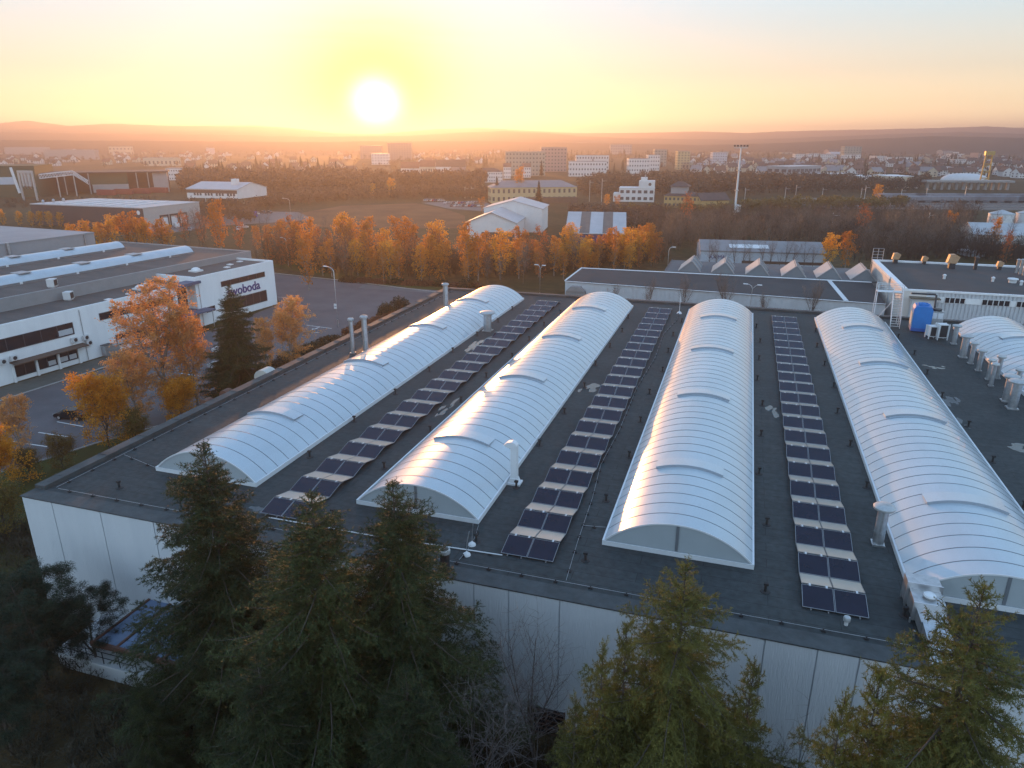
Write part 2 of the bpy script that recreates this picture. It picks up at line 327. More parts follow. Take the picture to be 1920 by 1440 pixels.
for i, x0 in enumerate(xs): b.box(x0, HY0 - 0.02, -2.5, (xs[i + 1] - 0.08 if i + 1 < len(xs) else HX1), HY0 + 0.12, HZ - 0.055)
b.build('front_wall', [render_w], hall, world=True)
b = MB()
for x0 in xs[1:]: b.box(x0 - 0.075, HY0 + 0.02, -2.5, x0 - 0.005, HY0 + 0.119, HZ - 0.06)
b.build('wall_joints', joint_m, hall, world=True)
b = MB(); b.box(HX0 + 0.06, HY0 + 0.13, -2.5, HX0 + 0.42, HY1, HZ - 0.4); b.box(HX0 + 0.42, HY1 - 0.4, -2.5, HX1, HY1 - 0.05, HZ - 0.4); b.box(HX1 - 0.4, HY0 + 0.5, -2.5, HX1 - 0.06, HY1 - 0.4, HZ - 0.4)
b.build('side_wall', render_w, hall, world=True)
for (wx0, wx1, wz0, wz1) in ((-9.75, -7.45, -0.45, 1.95), (3.3, 5.6, -0.4, 1.9)):
    b = MB(); b.box(wx0, HY0 - 0.05, wz0, wx1, HY0 - 0.025, wz1); wd = b.build('window', glass_dark, hall, world=True)
    b = MB()
    for i in range(7):
        z = wz0 + (wz1 - wz0) * (i + 0.5) / 7; b.box(wx0 + 0.04, HY0 - 0.12, z - 0.03, wx1 - 0.04, HY0 - 0.052, z + 0.03)
    for x in (wx0, (wx0 + wx1) / 2, wx1): b.box(x - 0.05, HY0 - 0.13, wz0 - 0.05, x + 0.05, HY0 - 0.051, wz1 + 0.05)
    b.build('frame', M('rusty_brown_frame', (0.07, 0.035, 0.022), 0.8), wd, world=True)
# barrel skylights
VY0, VY1, VW, RISE, CURB = 40.45, 110.6, 4.6, 1.9, 0.32
RAD = (VW ** 2 + RISE ** 2) / (2 * RISE); A0 = math.asin(VW / RAD); NR = 48
def arc(x, n=30, dr=0.0, a0=A0, a1=None):
    a1 = a0 if a1 is None else a1
    return [(x + (RAD + dr) * math.sin(t), HZ + CURB + RISE - RAD + (RAD + dr) * math.cos(t)) for t in np.linspace(-a0, a1, n)]
VX = [-38.05, -20.04, -2.03, 15.98, 33.99]
vlab = ['leftmost barrel skylight, beside the roof edge with the twin flues', 'barrel skylight with the goose-neck vent at its side', 'middle barrel skylight running straight away from the camera', 'right barrel skylight with a stepped metal duct at its near end', 'barrel skylight cut by the right edge beside the row of capped vents']
for vi, vx in enumerate(VX):
    b = MB(); pr = arc(vx); n = len(pr)
    ys = np.linspace(VY0, VY1, NR + 1)
    rs = np.random.default_rng(50 + vi)
    for k in range(NR):              # one bent sheet between each pair of ribs, each sitting a hair differently
        d0, d1 = rs.normal(0, 0.0016, 2); v = [(p[0], ys[k], p[1] + d0) for p in pr] + [(p[0], ys[k + 1], p[1] + d1) for p in pr]
        b.add(v, [(i, i + 1, n + i + 1, n + i) for i in range(n - 1)], 0)
    for yy in ys:                                              # thin cover strips over the joints
        w = 0.024; o_ = arc(vx, dr=0.014); i_ = arc(vx, dr=-0.02)
        v = [(p[0], yy - w, p[1]) for p in o_] + [(p[0], yy + w, p[1]) for p in o_] + [(p[0], yy - w, p[1]) for p in i_] + [(p[0], yy + w, p[1]) for p in i_]
        f = []
        for i in range(n - 1): f += [(i, i + 1, n + i + 1, n + i), (2 * n + i, i, i + 1, 2 * n + i + 1)[::1], (n + i, 3 * n + i, 3 * n + i + 1, n + i + 1)]
        b.add(v, f, 1)
    sk = b.build('barrel_skylight', [poly, rib_m], hall, smooth=True, world=True); sk['label'] = vlab[vi]
    b = MB(); z1 = HZ + CURB
    for s in (-1, 1):
        xe = vx + s * VW; b.box(min(xe, xe + s * 0.12), VY0 - 0.1, HZ, max(xe, xe + s * 0.12), VY1 + 0.1, z1 + 0.03)
    b.box(vx - VW, VY0 - 0.1, HZ, vx + VW, VY0 - 0.02, z1); b.box(vx - VW, VY1 + 0.02, HZ, vx + VW, VY1 + 0.1, z1)
    b.build('curb', curb_m, sk, world=True)
    for yy, s in ((VY0 + 0.03, 0), (VY1 - 0.03, 1)):
        b = MB(); q = arc(vx, 30, -0.03); v = [(p[0], yy, p[1]) for p in q] + [(p[0], yy + (0.06 if s == 0 else -0.06), p[1]) for p in q]
        b.add(v, [tuple(range(30)), tuple(range(30, 60))[::-1]]); b.build('end_wall', poly_end, sk, world=True)
    b = MB(); b.box(vx - 0.09, VY0 - 0.02, z1 + 0.002, vx + 0.09, VY0 + 0.028, z1 + RISE - 0.04)
    q = arc(vx, 30, 0.03); q2 = arc(vx, 30, -0.07); v = [(p[0], VY0 - 0.03, p[1]) for p in q] + [(p[0], VY0 - 0.03, p[1]) for p in q2] + [(p[0], VY0 + 0.02, p[1]) for p in q] 
    b.add(v, [(i, i + 1, 30 + i + 1, 30 + i) for i in range(29)] + [(i, 60 + i, 60 + i + 1, i + 1) for i in range(29)], 1)
    b.build('mullion', [mull_m, curb_m], sk, world=True)
    for k, yn in enumerate((49.05, 65.6, 82.15, 98.6)):       # opening smoke flaps
        b = MB(); a = math.asin(2.35 / RAD); top = arc(vx, 16, 0.20, a); bot = arc(vx, 16, 0.0, a); y1 = yn + 1.46
        v = [(p[0], yn, p[1]) for p in top] + [(p[0], y1, p[1] - 0.08) for p in top] + [(p[0], yn, p[1]) for p in bot] + [(p[0], y1, p[1]) for p in bot]
        b.add(v, [(i, i + 1, 17 + i, 16 + i) for i in range(15)], 0)
        b.add(v, [(32 + i, 33 + i, i + 1, i) for i in range(15)] + [(16 + i, 17 + i, 49 + i, 48 + i) for i in range(15)] + [(32, 0, 16, 48), (47, 63, 31, 15)], 1)
        b.build('vent_flap', [poly, flap_m], sk, smooth=False, world=True)
# canopy and low annexe against the front wall, half hidden by the spruces
cz0, cz1 = 3.15, 3.55
b = MB(); b.box(-42.6, 29.2, -2, -35.2, HY0 - 0.03, 1.2); b.box(-42.8, 29.0, 1.2, -35.0, HY0 - 0.03, 1.36); an = b.build('annexe', render_w, hall, world=True)
b = MB()
for i in range(6): b.tube([(-42.6 + i * 1.4, 29.15, 1.36), (-42.6 + i * 1.4, 29.15, 2.3)], 0.035)
for z in (1.85, 2.3): b.tube([(-42.6, 29.15, z), (-35.6, 29.15, z)], 0.03)
b.build('railing', dark_met, an, world=True)
b = MB(); rust = M('rust_brown_steel', (0.10, 0.045, 0.03), 0.75, var=0.35, scale=3); blue_gl = M('blue_tinted_glazing', (0.12, 0.17, 0.26), 0.15, var=0.1, scale=2)
for i in range(7):
    x = -38.6 + i * 1.9; b.box(x - 0.09, 29.0, cz0, x + 0.09, HY0 - 0.03, cz0 + 0.2)
b.box(-38.8, 28.8, cz0 - 0.15, -27.0, 28.99, cz0 + 0.22); cn = b.build('canopy_frame', rust, hall, world=True)
b = MB()
for i in range(6):
    x = -38.6 + i * 1.9; b.box(x + 0.1, 29.0, cz0 + 0.08, x + 1.8, HY0 - 0.03, cz0 + 0.12)
b.build('canopy_glazing', blue_gl, cn, world=True)
# ------------------------------------------------------------------ solar panels: three rows of tent-shaped double modules
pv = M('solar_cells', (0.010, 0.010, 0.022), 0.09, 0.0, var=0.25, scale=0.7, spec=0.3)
pb_ = pv.node_tree.nodes['Principled BSDF']; pv2 = M('rear_solar_glare', (0.15, 0.135, 0.11), 0.32, 0.0, var=0.2, scale=0.7, spec=0.8); pv2.node_tree.nodes['Principled BSDF'].inputs['IOR'].default_value = 3.0     # rear modules: cream base and high IOR stand in for bright sky reflection
PW, PD, PH, PT = 3.42, 1.70, 0.37, 3.50
frame_m = M('module_frame', (0.34, 0.34, 0.35), 0.4, 0.6, var=0.0)
def make_tent():
    t = thing('solar_panel_pair', 'x', 'solar panel', (0, 0, HZ))
    def face(ya, za, yb, zb, half):
        d = np.array([0, yb - ya, zb - za]); L_ = np.linalg.norm(d); d /= L_; nrm = np.array([0, -d[2], d[1]])
        x0 = -PW / 2 if half == 0 else 0.02; x1 = -0.02 if half == 0 else PW / 2; A = np.array([0, ya, za])
        def pt(x, s, h): return A + np.array([x, 0, 0]) + d * s + nrm * h
        def slab(bb, xa, xb, sa, sb, ha, hb):
            v = [pt(x, s, h) for h in (ha, hb) for x, s in ((xa, sa), (xb, sa), (xb, sb), (xa, sb))]
            bb.add(v, [(3, 2, 1, 0), (4, 5, 6, 7), (0, 1, 5, 4), (1, 2, 6, 5), (2, 3, 7, 6), (3, 0, 4, 7)])
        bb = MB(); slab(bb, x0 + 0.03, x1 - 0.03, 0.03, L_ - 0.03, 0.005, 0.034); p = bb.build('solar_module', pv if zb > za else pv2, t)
        bb = MB(); w = 0.024 if zb > za else 0.018
        slab(bb, x0, x1, 0, w, 0, 0.045); slab(bb, x0, x1, L_ - w, L_, 0, 0.045); slab(bb, x0, x0 + w, w, L_ - w, 0, 0.045); slab(bb, x1 - w, x1, w, L_ - w, 0, 0.045)
        bb.build('module_frame', frame_m, p)
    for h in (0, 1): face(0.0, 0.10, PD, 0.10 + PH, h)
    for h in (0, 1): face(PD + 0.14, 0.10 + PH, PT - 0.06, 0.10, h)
    b = MB()
    for x in (-PW / 2 + 0.45, -0.35, PW / 2 - 0.45):
        b.box(x - 0.03, -0.1, 0.02, x + 0.03, PT - 0.03, 0.07); b.box(x - 0.025, PD + 0.02, 0.07, x + 0.025, PD + 0.08, PH + 0.07); b.box(x - 0.06, PD - 0.06, PH + 0.102, x + 0.06, PD + 0.2, PH + 0.15)
    b.build('mounting_rail', alu, t)
    for x in (-PW / 2 + 0.45, PW / 2 - 0.45): b = MB(); b.box(x - 0.2, 0.5, 0.0, x + 0.2, 0.75, 0.02); b.build('ballast_pad', concrete, t)
    return t
tent = make_tent(); first = True
for cx_, rowname, yst in ((-28.75, 'leftmost solar row', 36.95), (-10.95, 'middle solar row', 37.25), (7.0, 'right solar row', 37.2)):
    nT = 21
    for k in range(nT):
        pos = 'nearest in' if k == 0 else ('farthest in' if k == nT - 1 else ORD[k] + ' from the near end of')
        lab = 'dark solar panel tent, ' + pos + ' the ' + rowname
        if first: t = tent; t.location = (cx_, yst, HZ); first = False; t['label'] = lab; t['group'] = 'solar panel tents on the factory roof'
        else: dup(tent, (cx_, yst + k * PT, HZ), label=lab, group='solar panel tents on the factory roof')
# ------------------------------------------------------------------ vents and other gear on the roof
def vent(name, label, cat, x, y, h, r, cap='dome', base=True, mat=galv, group=None):
    t = thing(name, label, cat, (x, y, HZ), 0, group); b = MB()
    if base: b.box(-r * 1.15, -r * 1.15, 0, r * 1.15, r * 1.15, 0.12)
    b.lathe(0, 0, [(r, 0.121 if base else 0.0), (r, h * 0.32), (r * 1.03, h * 0.32), (r * 1.03, h * 0.335), (r, h * 0.335), (r, h * 0.66), (r * 1.03, h * 0.66), (r * 1.03, h * 0.675), (r, h * 0.675), (r, h - 0.3)], 14)
    b.build('pipe', mat, t, auto=35)
    b = MB()
    if cap == 'dome': b.lathe(0, 0, [(r * 1.02, h - 0.32), (r * 1.85, h - 0.26), (r * 1.95, h - 0.2), (r * 1.95, h - 0.1), (r * 1.7, h - 0.02), (r * 0.9, h + 0.03)], 16)
    elif cap == 'cone': b.lathe(0, 0, [(r * 1.0, h - 0.45), (r * 1.5, h - 0.3), (r * 1.5, h - 0.12), (r * 0.9, h), (r * 0.85, h), (r * 0.85, h - 0.1)], 14)
    elif cap == 'open': b.lathe(0, 0, [(r * 1.01, h - 0.3), (r * 1.18, h - 0.27), (r * 1.18, h - 0.05), (r * 1.05, h), (r * 0.9, h), (r * 0.9, h - 0.25)], 14)
    b.build('vent_cap', M('weathered_cap', (0.42, 0.43, 0.43), 0.55, 0.5, var=0.2, scale=3), t, auto=35); return t
vent('roof_vent', 'tall mushroom capped vent right of the right solar row, near the camera', 'roof vent', 10.4, 45.9, 2.85, 0.34)
vent('roof_vent', 'mushroom capped vent between the leftmost skylight and the left solar row', 'roof vent', -32.3, 89.9, 2.7, 0.55)
vent('flue', 'left one of two tall slim flues standing together on the left roof edge', 'flue', -44.5, 74.5, 4.5, 0.26, 'cone', group='flues along the left roof edge')
vent('flue', 'right one of two tall slim flues standing together on the left roof edge', 'flue', -43.2, 75.4, 4.7, 0.33, 'cone', group='flues along the left roof edge')
vent('flue', 'single slim flue at the far left corner of the hall roof', 'flue', -42.9, 100.3, 4.15, 0.38, 'cone', group='flues along the left roof edge')
vent('flue', 'short dark open flue at the front roof edge above the spruces', 'flue', -15.3, 34.4, 1.6, 0.3, 'open', mat=M('sooty_steel', (0.05, 0.05, 0.052), 0.5, 0.5, var=0.3, scale=3))
for i, (x, y, h, r, where) in enumerate([(27.4, 101.9, 2.55, 0.42, 'farthest, by the condensers'), (26.9, 95.5, 2.8, 0.55, 'second from the far end, with a wide cap'), (27.1, 92.8, 2.65, 0.36, 'third from the far end'), (27.2, 90.0, 2.55, 0.38, 'fourth from the far end'),
        (27.3, 86.7, 2.4, 0.32, 'slim one, fifth from the far end'), (26.95, 84.3, 2.6, 0.30, 'slim and dark, sixth from the far end'), (28.4, 87.5, 2.65, 0.34, 'standing closest to the skylight'), (29.3, 84.2, 2.2, 0.34, 'half hidden behind the two wide caps'), (27.0, 79.4, 2.8, 0.55, 'left one of the two nearest'), (26.9, 77.2, 2.95, 0.6, 'right one of the two nearest')]):
    vent('roof_vent', 'capped vent beside the far right skylight, ' + where, 'roof vent', x, y, h, r * 0.7, group='capped vents along the right skylight')
t = thing('goose_neck_vent', 'pale square duct with a bent down hood beside the second barrel skylight', 'roof vent', (-14.85, 47.0, HZ))
b = MB(); b.box(-0.55, -0.45, 0, 0.55, 0.45, 0.14); b.extr([(-0.42, 0.141), (0.42, 0.141), (0.27, 0.5), (-0.27, 0.5)], 'y', -0.3, 0.3); b.box(-0.25, -0.24, 0.501, 0.25, 0.24, 3.0); b.build('duct', white_met, t)
b = MB(); b.extr([(-0.26, 3.001), (0.26, 3.001), (0.26, 3.2), (0.1, 3.42), (-0.15, 3.5), (-0.5, 3.42), (-0.78, 3.15), (-0.45, 2.98)], 'y', -0.26, 0.26); b.build('hood', white_met, t, auto=30)
t = thing('ventilation_duct', 'stepped square metal duct at the near end of the right skylight', 'duct', (11.6, 38.4, HZ))
b = MB(); b.box(-0.85, 0.7, 0.25, 0.85, 1.75, 1.6); b.build('duct_box', galv, t); b = MB(); b.box(-0.75, -0.75, 0.3, 0.8, 0.69, 1.3); b.build('duct_box', galv, t)
b = MB(); b.box(-0.62, -2.0, 0.3, 0.75, -0.76, 1.0); b.box(-0.4, -4.7, -2.2, 0.6, -4.66, -2.1) if False else None; b.build('duct_box', galv, t)
b = MB(); b.extr([(-2.001, 0.3), (-2.001, 1.0), (-3.6, 0.8), (-4.3, 0.2), (-4.3, -0.8), (-3.7, -0.8), (-3.6, 0.1), (-3.3, 0.3)], 'x', -0.55, 0.68); b.build('duct_elbow', galv, t, auto=30)
for y in (-1.9, -0.7, 0.75, 1.7):
    for x in (-0.8, 0.8): b = MB(); b.box(x - 0.04, y - 0.04, 0, x + 0.04, y + 0.04, 0.3); b.build('support_leg', alu, t)
b = MB(); b.box(-0.9, 0.66, 0.22, 0.9, 0.72, 1.66); b.build('flange', alu, t); b = MB(); b.box(-0.8, -0.79, 0.22, 0.85, -0.73, 1.36); b.build('flange', alu, t)
b = MB(); b.lathe(0.1, 0.0, [(0.28, 1.301), (0.34, 1.42), (0.3, 1.5), (0.1, 1.56)], 14); b.build('vent_cap', white_met, t, auto=35)
for i, (px_, lab) in enumerate((((1586, 1172), 'small white mushroom cap on the felt before the near end of the right solar row'),)):
    p = P(*px_, HZ); vent('roof_drain_vent', lab, 'roof vent', p[0], p[1], 0.55, 0.1, 'dome', False, white_met)
t = thing('cowl_vent', 'rounded pale metal cowl on the wall just outside the left roof edge', 'roof vent', (-49.9, 64.3, 8.6))
b = MB(); n_ = 12; pr = [(-0.9, 0), (-0.9, 1.1)] + [(-0.9 + 0.0 + 1.0 * (1 - math.cos(a)), 1.1 + 0.9 * math.sin(a)) for a in np.linspace(0.1, PI * 0.95, n_)] + [(1.1, 0.6), (1.0, 0)]
b.extr(pr, 'y', -0.8, 0.8); b.build('hood', M('cream_metal', (0.45, 0.44, 0.40), 0.45, 0.2, var=0.1), t, auto=30); b = MB(); b.box(-0.85, -0.75, -6.0, 0.7, 0.75, -0.001); b.build('duct', galv, t)
for i, p_ in enumerate(((425, 735), (385, 752))):
    p = P(*p_, 10); t = thing('cowl_vent', ('rust brown cowl peeking over the left roof edge, ' + ('nearer the tall dark spruce', 'nearer the yellow birch')[i]), 'roof vent', (-49.95, p[1], 9.2), group='cowls along the left wall')
    b = MB(); b.extr([(q[0] * 0.55, q[1] * 0.55) for q in pr], 'y', -0.5, 0.5); b.build('hood', rust, t, auto=30); b = MB(); b.box(-0.45, -0.4, -5, 0.4, 0.4, -0.001); b.build('duct', rust, t)
# short black stubs along both sides of the skylights
stub_n = 0; stub0 = None
for vx, side, where in ((-38.05, 1, 'right of the leftmost skylight'), (-20.04, -1, 'left of the second skylight'), (-20.04, 1, 'right of the second skylight'), (-2.03, -1, 'left of the middle skylight'), (-2.03, 1, 'right of the middle skylight'), (15.98, -1, 'left of the right skylight'), (15.98, 1, 'right of the right skylight')):
    for k, y in enumerate(np.arange(38.2, 110, 8.1)):
        x = vx + side * (VW + 0.75 + 0.25 * math.sin(k * 2.1))
        lab = 'short black roof stub ' + where + ', ' + ('nearest the camera' if k == 0 else ORD[k] + ' from the front')
        if stub0 is None:
            stub0 = thing('roof_stub', lab, 'roof vent', (x, y, HZ), 0, 'black stubs along the skylights')
            b = MB(); b.lathe(0, 0, [(0.30, 0.0), (0.28, 0.03), (0.085, 0.05), (0.08, 0.5), (0.075, 0.5)], 8); b.build('stub_pipe', rubber, stub0, auto=35); b = MB(); b.box(-0.14, -0.1, 0.47, 0.14, 0.1, 0.6); b.build('stub_cap', rubber, stub0)
        else: dup(stub0, (x, y, HZ), label=lab)
p = P(224, 915, HZ); dup(stub0, p, label='short black roof stub alone near the front left roof corner', group='black stubs along the skylights')
# lightning conductor runs held by small blocks
wire_m = M('zinc_wire', (0.30, 0.31, 0.32), 0.6, 0.2, var=0.1)
block_me = None
def conductor(pts, label, step=2.1, blk=True):
    t = thing('lightning_conductor', label, 'lightning conductor', pts[0], 0, 'lightning conductor wires on the roof')
    b = MB(); q = [np.array(p, float) + np.array([0, 0, 0.12]) for p in pts]; b.tube(q, 0.014, 5); b.build('wire', wire_m, t, world=True)
    global block_me
    if block_me is None:
        b = MB(); b.box(-0.11, -0.11, -0.119, 0.11, 0.11, -0.02); b.box(-0.03, -0.03, -0.02, 0.03, 0.03, 0.04); o_ = b.build('holder_block', rubber); block_me = o_.data; bpy.data.objects.remove(o_)
    for a, c in zip(q[:-1], q[1:]):
        L_ = np.linalg.norm(c - a); n = max(1, int(L_ / step))
        for i in range(n):
            p = a + (c - a) * (i + 0.5) / n; link('holder_block', block_me, t, p - wloc(t))
conductor([(-47.3, HY0 + 1.6, HZ), (-16, HY0 + 1.55, HZ), (20, HY0 + 1.6, HZ), (76, HY0 + 1.6, HZ)], 'wire with black blocks along the front roof edge')
conductor([(-47.6, HY0 + 1.7, HZ), (-47.5, 70, HZ), (-47.2, 113.5, HZ)], 'wire with black blocks along the left roof edge')
conductor([(-47.4, 41.8, HZ), (-43.0, 40.6, HZ)], 'short wire from the left roof edge to the leftmost skylight', 1.6)
conductor([(-8.0, 35.6, HZ), (-8.3, 40, HZ), (-8.6, 46.3, HZ), (-9.1, 52, HZ), (-8.9, 60, HZ), (-9.1, 72, HZ), (-8.6, 84, HZ), (-8.9, 95, HZ), (-7.9, 104.2, HZ), (-8.3, 112, HZ)], 'long wavy wire left of the middle skylight', 1.5)
conductor([(-15.2, 40.0, HZ), (-14.9, 38.5, HZ), (-14.8, 36.9, HZ), (-14.9, 35.7, HZ)], 'short wire from the second skylight past the two white cones', 1.2)
conductor([(-8.4, 42.2, HZ), (-6.9, 42.4, HZ)], 'short wire joining the long wavy wire to the middle skylight', 2)
for i, (px_, lab) in enumerate((((885, 1022), 'white cone foot with a thin rod, nearer the second skylight'), ((875, 1041), 'white cone foot with a thin rod, nearer the front roof edge'))):
    p = P(*px_, HZ); t = thing('lightning_rod', lab, 'lightning rod', p, 0, 'white rod feet before the second skylight')
    b = MB(); b.lathe(0, 0, [(0.26, 0), (0.24, 0.1), (0.1, 0.22), (0.03, 0.3)], 14); b.build('foot', white_met, t, auto=40)
    b = MB(); q_ = [(0, 0, 0.28), (0.02, 0.05, 0.9), (0.1, 0.3 if i else 0.0, 1.6)]; b.tube(q_, 0.02, 5); b.build('rod', alu, t)
t = thing('lightning_rod', 'single white rod on a cone foot at the far roof edge by the wavy wire', 'lightning rod', (-8.0, 108.5, HZ)); b = MB(); b.lathe(0, 0, [(0.4, 0), (0.3, 0.2), (0.05, 0.35)], 12); b.build('foot', white_met, t, auto=40); b = MB(); b.tube([(0, 0, 0.3), (0, 0, 2.6)], 0.04, 5); b.build('rod', white_met, t)
for (xa, ya, xb, yb, lab) in ((-20.5, 36.7, -12.5, 37.05, 'thin pale cable rail running to the near end of the middle solar row'), (-29.5, 36.6, -20.6, 36.65, 'thin pale cable rail from the left solar row toward the second skylight')):
    t = thing('cable_rail', lab, 'cable tray', (xa, ya, HZ)); b = MB(); b.tube([(xa, ya, HZ + 0.1), (xb, yb, HZ + 0.1)], 0.04, 5); b.build('rail', white_met, t, world=True)
    for i in range(5):
        x = xa + (xb - xa) * (i + 0.5) / 5; y = ya + (yb - ya) * (i + 0.5) / 5; b = MB(); b.box(x - 0.1, y - 0.08, HZ, x + 0.1, y + 0.08, HZ + 0.058); b.build('rail_foot', rubber, t, world=True)
# shallow puddles and pale residue lying on the felt, each a cluster of ragged films
water_m = M('puddle_water', (0.045, 0.052, 0.058), 0.05, var=0.3, scale=1.5, spec=0.6)
frost_m = M('pale_roof_residue', (0.085, 0.095, 0.10), 0.6, var=0.45, scale=1.4)
rp_ = np.random.default_rng(11)
for i, (x, y, rx, ry, m_) in enumerate(((-13.8, 70.3, 0.9, 1.8, 0), (4.4, 69.5, 0.6, 1.6, 0), (-31.5, 81.5, 0.8, 3.6, 0), (21.6, 77.5, 0.8, 2.2, 1), (21.0, 71.9, 0.5, 1.5, 1), (-30.6, 37.6, 0.9, 0.6, 1), (24.0, 66, 1.2, 1.0, 0), (22.6, 90, 0.8, 0.7, 0), (-26.0, 60.5, 0.4, 1.8, 0))):
    b = MB()
    for q in range(7):
        cx_, cy_ = x + rp_.normal(0, 0.55) * rx, y + rp_.normal(0, 0.55) * ry; k_ = rp_.uniform(0.18, 0.5); n_ = 22; ph = rp_.uniform(0, 6.28, 3)
        a_ = np.linspace(0, 2 * PI, n_, endpoint=False); kk = 1 + 0.25 * np.sin(2 * a_ + ph[0]) + 0.18 * np.sin(3 * a_ + ph[1]) + 0.10 * np.sin(7 * a_ + ph[2])
        b.add([(cx_ + rx * k_ * u * math.cos(t), cy_ + ry * k_ * u * math.sin(t), HZ + 0.005 + 0.0012 * q) for t, u in zip(a_, kk)], [tuple(range(n_))])
    o = b.build('puddle', [water_m, frost_m][m_]); o['kind'] = 'structure'
# cooling tower, ladder and air conditioners at the far right of the roof
t = thing('cooling_tower', 'bright blue cooling tower beside the white ladder at the far roof edge', 'cooling tower', (24.6, 108.4, HZ), R(-6))
blue = M('blue_panels', (0.018, 0.16, 0.45), 0.45, var=0.12, scale=1.2)
b = MB(); b.extr([(-1.15, 0.55), (1.15, 0.55), (1.15, 3.1), (0.95, 3.55), (-0.95, 3.55), (-1.15, 3.1)], 'y', -1.3, 1.3); b.build('casing', blue, t)
b = MB(); b.box(-1.2, -1.35, 0.12, 1.2, 1.35, 0.549); b.build('basin', M('deep_blue', (0.03, 0.10, 0.33), 0.5, var=0.1), t)
b = MB(); b.lathe(0, 0, [(0.72, 3.551), (0.72, 3.8), (0.62, 3.82), (0.6, 3.7)], 18); b.build('fan_ring', blue, t, auto=35)
b = MB(); b.box(-1.27, -1.1, 0.8, -1.151, 1.1, 2.6); b.build('louvre', M('pale_louvre', (0.45, 0.44, 0.42), 0.7, var=0.1), t)
b = MB()
for x in (-1, 1):
    for y in (-1.1, 1.1): b.box(x - 0.1, y - 0.1, 0, x + 0.1, y + 0.1, 0.119)
b.build('foot', dark_met, t)
t = thing('pipe_run', 'black insulated pipe bending over the blue cooling tower', 'pipe', (25.6, 109.5, HZ)); b = MB(); b.tube([(-2.2, 1.5, 4.6), (0.8, 1.6, 4.6), (0.95, 1.5, 4.5), (0.95, 1.2, 2.6), (0.9, 1.0, 0.4), (0.9, 1.0, 0.0)], 0.13, 8); b.build('pipe', dark_met, t, auto=50)
t = thing('access_ladder', 'white steel stair tower with ladder climbing to the higher building', 'ladder', (21.0, 109.5, HZ))
b = MB()
for x in (0.0, 1.2):
    b.tube([(x, -0.9, 0), (x, 0.9, 4.6)], 0.05, 6); b.tube([(x, -0.9, 1.0), (x, 0.9, 5.6)], 0.04, 6)
    for k in range(5): b.tube([(x, -0.9 + k * 0.45, k * 1.15), (x, -0.9 + k * 0.45, k * 1.15 + 1.0)], 0.03, 5)
b.build('stringer', white_met, t)
b = MB()
for k in range(14): b.box(0.02, -0.9 + k * 0.133 - 0.1, 0.25 + k * 0.335, 1.18, -0.9 + k * 0.133 + 0.14, 0.29 + k * 0.335)
b.build('step', galv, t)
b = MB()
for x in (-2.0, 1.3):
    for y in (0.95, 2.3): b.tube([(x, y, 0), (x, y, 5.7)], 0.05, 6)
for z in (4.7, 5.2, 5.7):
    b.tube([(-2.0, 0.95, z), (1.3, 0.95, z)], 0.04, 5); b.tube([(-2.0, 2.3, z), (1.3, 2.3, z)], 0.04, 5)
b.tube([(-2.0, 0.95, 0.1), (1.3, 2.3, 4.7)], 0.035, 5); b.tube([(-2.0, 0.95, 3.0), (-2.0, 2.3, 4.7)], 0.035, 5); b.box(-2.0, 0.96, 4.62, 1.3, 2.3, 4.68); b.build('platform_frame', white_met, t)
for i, (x, y, w_, h_, lab) in enumerate(((25.2, 104.3, 1.0, 1.7, 'lower'), (26.3, 104.0, 1.25, 2.1, 'taller'))):
    t = thing('air_conditioner', lab + ' of the two white condenser units right of the blue cooling tower', 'air conditioner', (x, y, HZ), R(14), 'condensers by the cooling tower'); b = MB(); b.box(-w_ / 2 + 0.08, -0.5, 0.3, w_ / 2 - 0.08, 0.5, h_); b.build('casing', white_met, t)
    b = MB(); b.box(-w_ / 2 + 0.16, -0.53, 0.4, w_ / 2 - 0.16, -0.501, h_ - 0.12); b.build('grille', dark_met, t); b = MB(); b.box(w_ / 2 - 0.079, -0.4, 0.4, w_ / 2 - 0.05, 0.4, h_ - 0.12); b.build('grille', dark_met, t)
    b = MB()
    for sx_ in (-1, 1):
        for sy in (-1, 1): b.box(sx_ * w_ / 2 - 0.06, sy * 0.5 - 0.05, 0, sx_ * w_ / 2 + 0.06, sy * 0.5 + 0.05, h_ + 0.03)
    b.build('stand', white_met, t)
t = thing('tank_stack', 'grey louvred chiller cabinet behind the condensers, below the white wall', 'chiller', (26.6, 109.4, HZ)); b = MB(); b.box(-0.8, -0.7, 0.3, 0.8, 0.7, 2.7); b.build('casing', galv, t); b = MB(); b.box(-0.7, -0.75, 1.7, -0.05, -0.701, 2.5); b.box(0.05, -0.75, 1.7, 0.7, -0.701, 2.5); b.build('fan_panel', white_met, t)
b = MB(); b.lathe(0, 0, [(0.6, 2.701), (0.6, 2.95), (0.5, 2.97)], 16); b.build('fan_ring', dark_met, t, auto=35); b = MB(); b.box(-0.75, -0.6, 0, 0.75, 0.6, 0.299); b.build('foot', dark_met, t)
